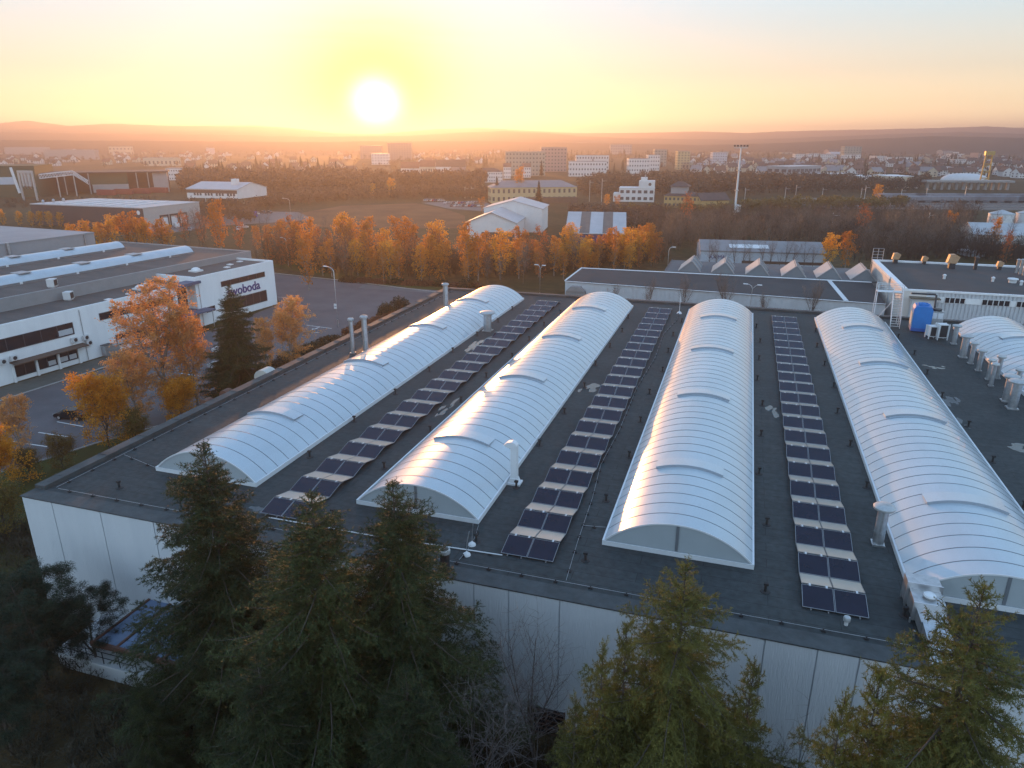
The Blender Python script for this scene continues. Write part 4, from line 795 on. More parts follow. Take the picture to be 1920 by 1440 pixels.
for a, c in lines:
    pa, pc = P(*a), P(*c); d = (pc - pa)[:2]; L_ = np.linalg.norm(d); d /= L_; n = np.array([-d[1], d[0]]) * 0.09
    sheet('parking_line', [pa[:2] + n, pa[:2] - n, pc[:2] - n, pc[:2] + n], 0.026, line_m)
b = MB(); p0_ = P(590, 617)   # wheelchair bay symbol
ring = [(0.55 * math.cos(a), 0.55 * math.sin(a)) for a in np.linspace(0.4, 5.4, 16)]
v = [(p0_[0] + x * k, p0_[1] + y * k, 0.03) for k in (1.0, 0.72) for x, y in ring]; b.add(v, [(i, i + 1, 17 + i, 16 + i) for i in range(15)])
b.add([(p0_[0] + x, p0_[1] + y, 0.031) for x, y in ((-0.1, 0.2), (0.12, 0.2), (0.12, 1.2), (-0.1, 1.2))], [(0, 1, 2, 3)]); b.lathe(p0_[0], p0_[1] + 1.5, [(0.18, 0.027), (0.18, 0.0305)], 10)
o = b.build('bay_symbol', line_m); o['kind'] = 'structure'
# ------------------------------------------------------------------ hedges and round bushes
def leaf_blob(seed, rx, ry, rz, n, s, mat, core=0.75):
    rg = np.random.default_rng(seed); d = unit(rg.normal(0, 1, (n, 3))); d[:, 2] = np.abs(d[:, 2]) * 0.95 + 0.02; d = unit(d); r = rg.uniform(core, 1.05, (n, 1)) * (1 + 0.12 * np.sin(5 * d[:, :1] * 3 + seed) * np.cos(4 * d[:, 1:2] * 2)); pos = d * r * np.array([rx, ry, rz])
    v, q = quads_at(rg, pos, s, 1.1); return mesh_np('crown', v, q, mat)
lf_he = LEAF('hedge_leaves', (0.045, 0.045, 0.02), (0.03, 0.028, 0.016), 0.3, 1.0); lf_rh = LEAF('red_hedge_leaves', (0.19, 0.075, 0.04), (0.11, 0.05, 0.03), 0.35, 1.0)
def bushlike(name, label, loc, r, seed, mat, n=2600, s=0.13):
    t = thing(name, label, 'bush', loc); link('crown', leaf_blob(seed, r[0], r[1], r[2], n, s, mat, 0.55), t); b = MB()
    for k in range(4): b.tube([(0.1 * k - 0.15, 0, 0), (0.35 * r[0] * math.cos(k * 1.7), 0.35 * r[1] * math.sin(k * 1.7), r[2] * 0.7)], 0.04, 5)
    b.build('stem', bark_d, t); return t
bushlike('round_bush', 'clipped dark ball bush beside the car park, the smaller left one', P(725, 592), (2.1, 2.1, 2.7), 1, lf_he)
bushlike('round_bush', 'clipped dark ball bush beside the car park, the bigger right one', P(750, 584), (2.4, 2.4, 3.2), 2, lf_he)
for i, (px_, lab) in enumerate((((690, 612), 'reddish hedge bush at the car park corner, left of the dark balls'), ((715, 604), 'reddish hedge bush just left of the smaller dark ball'), ((738, 597), 'reddish hedge bush at the foot of the dark balls'), ((770, 582), 'reddish hedge bush right of the bigger dark ball'), ((665, 625), 'reddish hedge bush nearest the twin flues'))):
    bushlike('hedge_bush', lab, P(*px_), (2.6, 2.6, 1.3), 5 + i, lf_rh, 1800, 0.15)
for i, px_ in enumerate(((520, 690), (555, 671), (590, 655), (622, 642))):
    bushlike('hedge_bush', 'low brown hedge along the car park kerb, ' + ('nearest the orange birch', 'second from the orange birch', 'third from the orange birch', 'nearest the red bushes')[i], P(*px_), (3.2, 3.6, 1.0), 15 + i, lf_he, 1800, 0.15)
rb_ = np.random.default_rng(77); k_ = 0
for i, (x0, y0, x1, y1, n_) in enumerate(((640, 533, 900, 545, 9),)):
    for k in range(n_):
        f = (k + .5) / n_; bushlike('scrub_bush', 'brown scrub bush, ' + ORD[k] + ' from the left before the tree belt', P(x0 + (x1 - x0) * f, y0 + (y1 - y0) * f - 6), (2.8, 2.2, rb_.uniform(0.9, 1.7)), 30 + k, lf_rh if k % 3 else lf_he, 900, 0.2)
bushlike('round_bush', 'bare brown ball shaped shrub behind the far left corner of the hall', P(876, 541), (2.2, 2.2, 3.0), 60, lf_he, 1200, 0.14)
# ------------------------------------------------------------------ street lamps
def lamp(bx, by, ty, label, arm=(-1.8, 0.3), double=False, group='street lamps'):
    p = P(bx, by); h = HT((bx, by), ty); t = thing('street_lamp', label, 'street lamp', p, 0, group); b = MB()
    b.tube([(0, 0, 0), (0, 0, 1.4)], 0.12, 8); b.tube([(0, 0, 1.4), (0, 0, h - 0.9), (arm[0] * 0.12, arm[1] * 0.12, h - 0.35), (arm[0] * 0.45, arm[1] * 0.45, h - 0.05), (arm[0], arm[1], h)], 0.075, 7); b.build('pole', galv, t, auto=50)
    for s in ((1, -1) if double else (1,)):
        if s == -1: b = MB(); b.tube([(0, 0, h - 0.9), (-arm[0] * 0.5, -arm[1] * 0.5, h - 0.15), (-arm[0], -arm[1], h)], 0.06, 6); b.build('arm', galv, t)
        b = MB(); x, y = arm[0] * s, arm[1] * s; k = np.array([x, y]) / math.hypot(x, y); b.extr([(-0.18, 0), (0.18, 0), (0.13, 0.13), (-0.13, 0.13)], 'y', -0.5, 0.4); hd = b.build('lamp_head', white_met, t); hd.location = (x, y, h - 0.04); hd.rotation_euler = (0, 0, math.atan2(-k[0], k[1]))
    return t
lamp(634, 612, 501, 'tall curved street lamp standing in the car park kerb', (-2.2, 0.6))
lamp(1012, 560, 497, 'street lamp with two heads behind the far end of the leftmost skylight', (-1.0, 0.2), True)
lamp(262, 706, 602, 'street lamp with a dark head in front of the white office wall', (-2.2, 0.5))
lamp(541, 498, 446, 'street lamp among the orange trees left of the car park', (-1.8, 0.4), True)
lamp(725, 575, 588 - 20, 'low lamp by the ball bushes', (-0.5, 0)) if False else None
lamp(546, 412, 372, 'tall street lamp at the edge of the distant lorry yard', (-3.4, 0.2))
lamp(1404, 600, 533, 'white headed lamp in front of the long low building', (-1.4, 0.2), True)
lamp(1893, 640, 573, 'double headed lamp before the corrugated wall on the right', (-2.6, 0.3), True)
lamp(1250, 528, 463, 'curved lamp behind the left end of the saw roof lights', (1.3, 0.2))
# a small blue and white sign plate on the car park lamp
t = thing('sign_plate', 'small white sign plate on the pole of the car park lamp', 'sign', P(634, 612) + np.array([-0.12, -0.16, 3.6])); b = MB(); b.box(-0.35, -0.03, 0, 0.25, 0.0, 1.0); b.build('plate', white_met, t); b = MB(); b.box(-0.3, -0.036, 0.35, 0.2, -0.0305, 0.6); b.build('sign_band', M('sign_grey', (0.3, 0.3, 0.32), 0.6), t)
# ------------------------------------------------------------------ cars
car_glass = M('car_glass', (0.015, 0.017, 0.02), 0.08, var=0.0); tyre_m = M('tyre', (0.02, 0.02, 0.02), 0.85, var=0.0); red_l = M('tail_lamp', (0.35, 0.02, 0.015), 0.3, var=0.0); wht_l = M('head_lamp', (0.65, 0.65, 0.62), 0.2, var=0.0)
paints = {c: M(c + '_car_paint', v, 0.28, 0.2, var=0.0) for c, v in dict(black=(0.012, 0.012, 0.014), white=(0.62, 0.62, 0.62), silver=(0.36, 0.37, 0.38), dark_grey=(0.06, 0.062, 0.07), red=(0.30, 0.03, 0.025), blue=(0.03, 0.06, 0.22)).items()}
CARM = {}
def car(color, label, loc, rz=0.0, group=None, van=False):
    key = (color, van)
    if key in CARM: return dup(CARM[key], loc, rz, label=label, group=group)
    t = thing('van' if van else 'parked_car', label, 'van' if van else 'car', loc, rz, group); H = 2.1 if van else 1.45
    if van: low = [(-2.4, 0.35), (2.4, 0.35), (2.4, 1.0), (1.75, 1.15), (1.2, 2.05), (-2.35, 2.1)]; gl = [(1.12, 1.2), (1.68, 1.2), (1.15, 1.95), (0.3, 1.95), (0.3, 1.2)]
    else: low = [(-2.15, 0.3), (2.1, 0.3), (2.15, 0.62), (2.0, 0.82), (1.05, 0.93), (0.35, 1.40), (-1.05, 1.44), (-1.75, 1.0), (-2.12, 0.92)]; gl = [(0.92, 0.97), (0.32, 1.34), (-1.0, 1.38), (-1.6, 1.0)]
    b = MB(); b.extr(low, 'y', -0.86, 0.86); b.build('body', paints[color], t, auto=30)
    for s in (-1, 1): b = MB(); b.extr(gl, 'y', s * 0.862, s * 0.868); b.build('window', car_glass, t)
    b = MB()
    if van: b.add([(1.735, -0.75, 1.18), (1.735, 0.75, 1.18), (1.225, 0.7, 2.02), (1.225, -0.7, 2.02)], [(0, 1, 2, 3)])
    else:
        b.add([(1.02, -0.74, 0.966), (1.02, 0.74, 0.966), (0.39, 0.66, 1.39), (0.39, -0.66, 1.39)], [(0, 1, 2, 3)])
        b.add([(-1.12, -0.66, 1.415), (-1.12, 0.66, 1.415), (-1.73, 0.74, 1.03), (-1.73, -0.74, 1.03)], [(0, 1, 2, 3)])
    b.build('windscreen', car_glass, t)
    for x in (-1.35, 1.35):
        for s in (-1, 1):
            b = MB(); v, q = tube_np(np.array([(x, s * 0.70, 0.32), (x, s * 0.885, 0.32)]), 0.32, 14); b.add(v, [tuple(k) for k in q] + [tuple(range(14))[::-1], tuple(range(14, 28))]); w_ = b.build('wheel', tyre_m, t)
            b = MB(); v, q = tube_np(np.array([(x, s * 0.886, 0.32), (x, s * 0.895, 0.32)]), 0.2, 10); b.add(v, [tuple(k) for k in q] + [tuple(range(10))[::-1], tuple(range(10, 20))]); b.build('rim', alu, w_)
    for s in (-1, 1):
        b = MB(); b.box(2.10, s * 0.62 - 0.18, 0.62, 2.16, s * 0.62 + 0.18, 0.76); b.build('headlight', wht_l, t); b = MB(); b.box(-2.17, s * 0.66 - 0.14, 0.68, -2.11, s * 0.66 + 0.14, 0.88); b.build('tail_light', red_l, t)
    CARM[key] = t; return t
car('black', 'black car parked under the golden tree by the bay lines', P(137, 784), R(-172))
car('silver', 'silver car half hidden behind the orange birches', P(418, 690), R(-170)); car('white', 'white car half hidden by the dark spruce in the office car park', P(424, 660), R(-168))
far_c = [((332, 427), 'white', True, 'white van at the loading docks of the grey warehouse'), ((355, 433), 'silver', False, 'silver car right of the van at the warehouse docks'), ((345, 424), 'dark_grey', False, 'dark car between the van and the silver car'), ((452, 404), 'white', False, 'white car left of the blue lorry in the distant yard'), ((478, 403), 'white', False, 'white car right of the blue lorry in the distant yard'), ((493, 400), 'dark_grey', False, 'dark car under the tall lamp in the distant yard'), ((503, 400), 'dark_grey', False, 'dark car right of the other dark car in the yard'),
         ((448, 431), 'white', False, 'white car by the left end of the belt'), ((456, 428), 'silver', False, 'silver car behind the white car at the left end of the belt')]
for p_, c_, v_, l_ in far_c: car(c_, l_, P(*p_), rb_.uniform(0, 3.1), 'vehicles in the distant yards', v_)
cs = ['silver', 'white', 'dark_grey', 'silver', 'red', 'white', 'dark_grey', 'blue']
for r_, (y_, x0, x1, n_) in enumerate(((377.5, 800, 832, 9), (382.0, 838, 900, 12), (387.5, 850, 905, 10))):
    for k in range(n_):
        c_ = cs[(k * 3 + r_ * 5) % 8]; car(c_, '%s car, %s from the left in the %s row of the station car park' % (c_.replace('_', ' '), ORD[k], ('far', 'middle', 'near')[r_]), P(x0 + (x1 - x0) * k / n_, y_), R(70), 'cars in the station car park')
sheet('car_park', [P(*p) for p in ((790, 380), (905, 376), (930, 388), (905, 396), (840, 391))], 0.012, asph2)
sheet('lorry_yard', [P(*p) for p in ((300, 440), (400, 424), (470, 420), (590, 412), (560, 398), (480, 396), (380, 406), (280, 430))], 0.012, asph2)
sheet('field', [P(*p) for p in ((480, 423), (560, 400), (640, 386), (780, 381), (840, 393), (872, 405), (872, 428), (700, 428))], 0.01, field_m)
t = thing('lorry', 'bright blue lorry parked in the distant yard', 'lorry', P(467, 408), R(20)); b = MB(); b.box(-4, -1.2, 1.0, 1.6, 1.2, 3.6); b.build('cargo_box', M('lorry_blue', (0.03, 0.05, 0.42), 0.5), t); b = MB(); b.extr([(1.8, 0.6), (3.8, 0.6), (3.8, 1.8), (3.5, 3.0), (1.8, 3.0)], 'y', -1.15, 1.15); b.build('cab', M('lorry_blue', (0.03, 0.05, 0.42), 0.5), t)
for x in (-3, -1.8, 2.8):
    for s in (-1, 1): b = MB(); b.tube([(x, s * 0.8, 0.5), (x, s * 1.22, 0.5)], 0.5, 12); b.build('wheel', tyre_m, t)
# ------------------------------------------------------------------ buildings round the hall
wall_w = M('white_render', (0.78, 0.79, 0.79), 0.85, var=0.0, rgb2=(0.68, 0.69, 0.70), scale=0.5, spec=0.2, stretch=(1, 1, 0.2))
gravel_r = M('gravel_roof', (0.10, 0.09, 0.083), 0.95, var=0.0, rgb2=(0.055, 0.052, 0.05), scale=0.35, stretch=(1, 0.2, 1))
dark_felt = M('dark_felt_roof', (0.028, 0.031, 0.034), 0.85, var=0.0, rgb2=(0.042, 0.045, 0.048), scale=0.25)
grey_clad = M('grey_cladding', (0.23, 0.235, 0.24), 0.7, var=0.08)
navy = M('navy_paint', (0.02, 0.025, 0.16), 0.5, var=0.0); brown_trim = M('brown_trim', (0.09, 0.06, 0.045), 0.8); blue_tr = M('blue_grey_trim', (0.07, 0.09, 0.15), 0.6)
blind = M('pale_blind', (0.42, 0.44, 0.46), 0.8, var=0.05); glass_w = M('window_glass', (0.02, 0.02, 0.025), 0.08, var=0.0); frame_w = M('white_frame', (0.55, 0.55, 0.55), 0.6, var=0.0)
zinc = M('pale_sheet_roof', (0.40, 0.41, 0.42), 0.5, 0.2, var=0.1, scale=0.3); corr = M('corrugated_white', (0.50, 0.53, 0.56), 0.55, 0.1, var=0.08)
def text_mesh(txt, size, depth=0.04, bold=0.0):
    cu = bpy.data.curves.new('lettering', 'FONT'); cu.body = txt; cu.size = size; cu.extrude = depth; cu.offset = bold; ob = bpy.data.objects.new('lettering', cu); COL.objects.link(ob)
    me = bpy.data.meshes.new_from_object(ob.evaluated_get(bpy.context.evaluated_depsgraph_get())); bpy.data.objects.remove(ob); return me
# --- office hall with the blue lettering: local x runs along the facade away from the camera, local y into the building
oa = P(0, 725); ob_ = P(520, 570); orz = math.atan2(ob_[1] - oa[1], ob_[0] - oa[0])
off = thing('office_hall', 'white office wing with blue lettering and a grey roofed production hall behind', 'office building', oa, orz)
b = MB(); b.box(-45, 0.0, 0, 34.6, 10.0, 8.55); b.box(39.2, 0.003, 0, 61.6, 12.0, 9.35); b.box(34.6, 2.2, 0, 39.2, 10, 8.55)
for (x0, x1, y0, y1, z0, z1) in ((-45, 34.6, 0.0, 0.35, 8.55, 9.0), (39.2, 61.6, 0.003, 0.35, 9.35, 9.8), (61.25, 61.6, 0.35, 12, 9.35, 9.8), (39.2, 39.55, 0.35, 12, 9.35, 9.8), (34.25, 34.6, 0.35, 8, 8.55, 9.0)): b.box(x0, y0, z0, x1, y1, z1)
b.build('wall', wall_w, off)
b = MB(); b.box(-45, 0.36, 8.551, 34.24, 9.98, 8.62); b.box(39.56, 0.36, 9.351, 61.24, 11.9, 9.42); b.box(34.6, 2.21, 8.551, 39.2, 9.98, 8.62); fr = b.build('wing_roof', gravel_r, off)
rd_m = M('roof_dome', (0.65, 0.65, 0.65), 0.4, var=0.05)
for x, y, z in ((46, 6.5, 9.42), (31, 5.0, 8.62)): b = MB(); b.box(x - 1.0, y - 1.0, z, x + 1.0, y + 1.0, z + 0.3); b.lathe(x, y, [(0.95, z + 0.301), (0.8, z + 0.6), (0.45, z + 0.8), (0.05, z + 0.85)], 14); b.build('roof_dome', rd_m, fr)
for x, y, z in ((52, 4, 9.42), (55, 6, 9.42), (59, 7, 9.42), (27, 3, 8.62), (22, 2.2, 8.62)): b = MB(); b.box(x - 0.5, y - 0.5, z, x + 0.5, y + 0.5, z + 0.18); b.build('roof_light', rd_m, fr)
b = MB(); b.box(-45, 10.02, 0, 66, 54, 10.4); b.box(-45, 10.0, 10.4, 66, 10.5, 10.75); b.box(65.6, 10.5, 10.4, 66.0, 54, 10.75); b.build('hall_wall', grey_clad, off)
b = MB(); b.box(-45, 10.51, 10.401, 65.59, 53.9, 10.5); hr = b.build('hall_roof', gravel_r, off)
for y, xe in ((22.5, 59), (43.0, 58)):
    n = 12; pr = [(y + 2.3 * math.sin(t), 10.9 + 1.25 * (math.cos(t) - math.cos(1.25)) / (1 - math.cos(1.25))) for t in np.linspace(-1.25, 1.25, n)]
    b = MB(); b.extr([(y - 2.2, 10.9)] + pr[1:-1] + [(y + 2.2, 10.9)], 'x', -45, xe); sk = b.build('barrel_skylight', poly, off, auto=40); b = MB(); b.box(-45, y - 2.35, 10.501, xe + 0.15, y + 2.35, 10.899); b.build('curb', M('grey_curb', (0.16, 0.165, 0.17), 0.7), sk)
    fg_ = M('flap_grey', (0.30, 0.32, 0.34), 0.5, 0.3)
    for x in np.arange(-40, xe - 4, 12): b = MB(); b.box(x, y - 1.3, 12.1, x + 2.2, y + 1.3, 12.24); b.build('vent_flap', fg_, sk)
    for x in np.arange(-36, xe, 11): b = MB(); b.box(x, y - 2.42, 10.55, x + 0.5, y - 2.36, 10.95); b.build('curb_outlet', white_met, sk)
def win(parent, x0, x1, z0, z1, nv=3, bl=(), trim=glass_w, y=0.0, frame=M('dark_frame', (0.04, 0.04, 0.05), 0.6, var=0)):
    b = MB(); b.box(x0, y - 0.02, z0, x1, y - 0.004, z1); w = b.build('window', trim, parent); b = MB()
    for i in range(nv + 1): x = x0 + (x1 - x0) * i / nv; b.box(x - 0.06, y - 0.08, z0, x + 0.06, y - 0.021, z1)
    b.box(x0 - 0.06, y - 0.081, z0 - 0.08, x1 + 0.06, y - 0.0215, z0); b.box(x0 - 0.06, y - 0.081, z1, x1 + 0.06, y - 0.0215, z1 + 0.08); b.build('frame', frame, w)
    if bl:
        b = MB()
        for i in bl: b.box(x0 + (x1 - x0) * i / nv + 0.15, y - 0.03, z0 + 0.1, x0 + (x1 - x0) * (i + 1) / nv - 0.15, y - 0.0205, z0 + (z1 - z0) * 0.55)
        b.build('blind', blind, w)
    return w
win(off, -14, 13.1, 5.0, 6.85, 10, (9,)); win(off, 18.1, 33.5, 6.15, 7.2, 6); win(off, 2.6, 5.7, 0.75, 2.4, 2); win(off, 6.2, 9.3, 0.85, 2.4, 2, (1,)); win(off, 9.8, 12.9, 0.9, 2.5, 2, (0, 1)); win(off, 20.4, 31.5, 1.1, 2.9, 6, (0, 1))
win(off, 45.8, 58.5, 6.8, 7.75, 5); win(off, 45.8, 58.4, 1.5, 3.75, 6); win(off, 41.2, 43.3, 2.5, 3.4, 1); win(off, 35.0, 38.8, 2.2, 8.0, 3, y=2.2); win(off, 35.4, 38.4, 0.1, 2.1, 2, y=2.2)
b = MB(); b.extr([(-1.5, 2.85), (-1.5, 3.0), (-0.01, 3.2), (-0.01, 3.05)], 'x', 2.1, 14.2); b.build('canopy', brown_trim, off)
for x in (5.95, 9.55, 13.1, 2.3): b = MB(); b.box(x - 0.16, -0.35, 0, x + 0.16, -0.005, 2.95); b.build('pillar', wall_w, off)
b = MB(); b.box(34.0, -0.6, 8.55, 40.2, 2.2, 9.05); b.build('entrance_fascia', blue_tr, off); b = MB(); b.box(33.2, -2.6, 3.3, 41.0, 2.15, 3.55); b.build('entrance_canopy', blue_tr, off)
for x in (33.8, 40.4): b = MB(); b.tube([(x, -2.3, 0), (x, -2.3, 3.3)], 0.08, 8); b.build('canopy_post', galv, off)
lm = text_mesh('swoboda', 2.62, 0.05, 0.035); lm.materials.append(navy); lo = link('lettering', lm, off); xs_ = [v.co.x for v in lm.vertices]; sc_ = 9.6 / (max(xs_) - min(xs_)); lo.scale = (sc_, 1.0, 1.0); lo.rotation_euler = (R(90), 0, 0); lo.location = (47.1 - min(xs_) * sc_, -0.055, 4.45)
def ac(lab, x, z, w=0.95):
    d = np.array([math.cos(orz), math.sin(orz), 0]); n = np.array([d[1], -d[0], 0]); p = oa + d * x + n * 0.32 + np.array([0, 0, z]); t = thing('air_conditioner', lab, 'air conditioner', p, orz, 'air conditioners on the white office wall'); b = MB(); b.box(-w / 2, -0.22, 0, w / 2, 0.2, 0.75); b.build('casing', frame_w, t)
    b = MB(); v, q = tube_np(np.array([(0.08, -0.245, 0.37), (0.08, -0.222, 0.37)]), 0.3, 16); b.add(v, [tuple(k) for k in q] + [tuple(range(16))[::-1]]); b.build('fan_grille', dark_met, t); b = MB(); b.box(-w / 2, -0.2, -0.06, -w / 2 + 0.06, 0.3, -0.001); b.box(w / 2 - 0.06, -0.2, -0.06, w / 2, 0.3, -0.001); b.build('bracket', galv, t)
for lab, x, z in (('white air conditioner on the office wall, left one above the canopy end', 12.7, 3.7), ('air conditioner on the office wall, right one above the canopy end', 14.7, 3.6), ('small box unit on the office wall under the right air conditioner', 15.1, 2.6), ('air conditioner on the office wall above the canopy, second from the left edge', 2.7, 3.4), ('air conditioner on the office wall at the left picture edge', 1.0, 3.3)): ac(lab, x, z)
for x in (14.6, 33.9, 39.9, -1.5): b = MB(); b.tube([(x, -0.12, 0.1), (x, -0.12, 8.6)], 0.05, 6); b.build('downpipe', galv, off)
d_ = np.array([math.cos(orz), math.sin(orz), 0]); n_ = np.array([d_[1], -d_[0], 0])
t = thing('metal_cabinet', 'grey metal cabinet against the foot of the white office wall', 'cabinet', oa + d_ * 18.3 + n_ * 0.6, orz); b = MB(); b.box(-1.1, -0.5, 0.15, 0.4, 0.5, 1.9); b.box(0.42, -0.45, 0.15, 1.7, 0.45, 1.6); b.build('casing', galv, t); b = MB(); b.box(-1.15, -0.55, 1.901, 0.45, 0.55, 1.98); b.build('lid', dark_met, t); b = MB(); b.box(-1.0, -0.4, 0, 1.6, 0.4, 0.149); b.build('plinth', concrete, t)
for i, (x, y, z, lab) in enumerate(((19.3, 8.4, 8.62, 'white rooftop condenser on the lower office roof'), (19.6, 12.4, 10.5, 'white rooftop condenser on the edge of the grey hall roof'))):
    c_, s_ = math.cos(orz), math.sin(orz); p = oa + np.array([c_ * x - s_ * y, s_ * x + c_ * y, z]); t = thing('air_conditioner', lab, 'air conditioner', p, orz + 0.5); b = MB(); b.box(-0.7, -0.6, 0.2, 0.7, 0.6, 1.5); b.build('casing', frame_w, t); b = MB(); b.box(-0.55, -0.63, 0.35, 0.55, -0.601, 1.35); b.build('fan_grille', dark_met, t); b = MB(); b.box(-0.6, -0.5, 0, 0.6, 0.5, 0.199); b.build('stand', galv, t)
gw = thing('grey_block', 'plain grey clad warehouse block behind the office hall at the left edge', 'warehouse', oa + np.array([math.cos(orz) * 0 - math.sin(orz) * 57, math.sin(orz) * 0 + math.cos(orz) * 57, 0]), orz)
b = MB(); b.box(-45, 0, 0, 63, 40, 12.8); b.build('wall', M('grey_panel', (0.27, 0.28, 0.295), 0.6, 0.1, var=0.06), gw); b = MB(); b.box(-45.1, -0.12, 12.801, 63.1, 40.1, 13.1); b.build('roof', M('grey_roof', (0.24, 0.25, 0.26), 0.7, var=0.15, scale=0.1), gw); b = MB(); b.box(41, -0.5, 0, 41.5, -0.001, 13.2); b.build('downpipe', galv, gw); b = MB(); b.box(60, -0.3, 0, 60.2, -0.001, 12.8); b.build('downpipe', galv, gw)
# --- long low building right behind the hall
lo_ = thing('low_workshop', 'long low white workshop with a dark flat roof behind the hall', 'workshop', (-37.5, 156.5, 0))
def quadroof(b, q, th): 
    v = [tuple(p) for p in q] + [(p[0], p[1], p[2] - th) for p in q]; b.add(v, [(0, 1, 2, 3), (7, 6, 5, 4), (0, 4, 5, 1), (1, 5, 6, 2), (2, 6, 7, 3), (3, 7, 4, 0)])
A_, B_, C_, D_ = np.array([-37.4, 156.5, 4.7]), np.array([28.0, 152.2, 4.7]), np.array([28.0, 171.5, 5.3]), np.array([-36.7, 170.2, 5.3])
b = MB(); quadroof(b, (A_, B_, C_, D_), 0.25); b.build('roof', dark_felt, lo_, world=True)
b = MB(); n = 66
for k in range(n):      # trapezoid sheeting
    f0, f1 = k / n, (k + 0.62) / n; p, q = A_ + (B_ - A_) * f0, A_ + (B_ - A_) * f1; b.prism([(p[0], p[1] + 0.12), (q[0], q[1] + 0.12), (q[0], q[1] + 0.4), (p[0], p[1] + 0.4)], 0, 4.44)
b.prism([(A_[0] + 0.05, A_[1] + 0.2), (B_[0], B_[1] + 0.2), (C_[0], C_[1] - 0.2), (D_[0] + 0.05, D_[1] - 0.2)], 0, 4.45); b.build('wall', corr, lo_, world=True)
b = MB(); b.tube([A_ + [0, -0.05, 0.05], D_ + [0, 0, 0.05]], 0.22, 4); b.tube([D_ + [0, 0, 0.08], C_ + [0, 0, 0.08]], 0.16, 4); b.tube([A_ + [0, -0.1, -0.1], B_ + [0, -0.1, -0.1]], 0.1, 4); b.build('roof_trim', white_met, lo_, world=True)
b = MB(); p = A_ + (B_ - A_) * 0.885 ; q = D_ + (C_ - D_) * 0.86; quadroof(b, (p + [0, 0, 0.04], p + [0.9, 0, 0.04], q + [0.9, 0, 0.05], q + [0, 0, 0.05]), 0.03); b.build('roof_light_strip', white_met, lo_, world=True)
b = MB(); b.box(-36.9, 155.2, 0, -32.5, 156.55, 2.6); b.extr([(-36.9, 2.601), (-32.5, 2.601), (-33.6, 3.7), (-35.8, 3.7)], 'y', 155.0, 156.5); b.build('porch', grey_clad, lo_, world=True)
t = thing('fence', 'thin dark bar fence in front of the long low workshop', 'fence', (-38, 150.5, 0)); b = MB()
for z in (2.7, 1.2): b.box(-38, 150.45, z, 28, 150.5, z + 0.06)
b.build('rail', dark_met, t, world=True); b = MB()
for x in np.arange(-38, 28.1, 0.55): b.box(x - 0.02, 150.46, 0, x + 0.02, 150.5, 2.9)
b.build('bars', dark_met, t, world=True)
for i, (px_, sc) in enumerate(((1136, 0.8), (1206, 1.0), (1278, 1.1), (1356, 1.25), (1430, 0.8), (1516, 1.2))):
    p = P(px_, 602); sp = bare(70, 6, 1.6, 0.03, 30, 1.05, 7, bark_t, spread, 5, -0.05) if i == 0 else sp; sp.put('bare_shrub', 'leafless upright shrub before the long low workshop, ' + ORD[i] + ' from the left', (p[0], 148.3, 0), i * 1.1, sc * 1.15, 'shrubs before the workshop', 'shrub')
# --- building with the saw roof lights
sw = thing('roof_light_hall', 'flat roofed hall with six tent shaped roof lights behind the low workshop', 'hall', (-16.5, 172, 0))
b = MB(); b.box(-16.5, 171.8, 0, 30, 189, 5.2); b.build('wall', grey_clad, sw, world=True); b = MB(); b.box(-16.7, 171.75, 5.201, 30, 189.2, 5.45); b.box(-16.9, 171.75, 5.2, -16.701, 189.2, 5.62); b.build('roof', M('saw_roof_felt', (0.10, 0.105, 0.11), 0.85, var=0.2, scale=0.2), sw, world=True)
rl_in = M('sunlit_pink_glazing', (0.40, 0.36, 0.34), 0.45, var=0.1, scale=1.0); rl_end = M('blue_grey_gable', (0.16, 0.19, 0.21), 0.7, var=0.08)  # pinkish evening sunlight painted into the left glazing colour
for i, x in enumerate((-11.0, -3.4, 4.3, 12.2, 19.6, 26.6)):
    b = MB(); b.extr([(x - 2.75, 5.451), (x + 2.3, 5.451), (x + 0.35, 7.8), (x + 0.0, 7.8)], 'y', 172.6, 182); rl = b.build('roof_light', rl_end, sw, world=True)
    b = MB(); v = [(x - 2.79, 172.5, 5.50), (x - 2.79, 182.1, 5.50), (x - 0.04, 182.1, 7.85), (x - 0.04, 172.5, 7.85)]; b.add(v + [(p[0] - 0.05, p[1], p[2] + 0.06) for p in v], [(0, 1, 2, 3), (4, 7, 6, 5), (0, 4, 5, 1), (1, 5, 6, 2), (2, 6, 7, 3), (3, 7, 4, 0)]); b.build('glazing', rl_in, rl, world=True)
    b = MB(); b.tube([(x - 2.8, 172.52, 5.55), (x + 0.1, 172.52, 7.95), (x + 0.5, 172.52, 7.9), (x + 2.45, 172.52, 5.5)], 0.1, 4); b.tube([(x + 0.15, 172.5, 7.95), (x + 0.15, 182.1, 7.95)], 0.12, 4)
    for yy in (172.6, 177.3, 182): b.tube([(x + 0.45, yy, 7.9), (x + 2.35, yy, 5.6)], 0.1, 4)
    b.build('glazing_bar', M('roof_light_bar', (0.34, 0.33, 0.32), 0.6), rl, world=True)
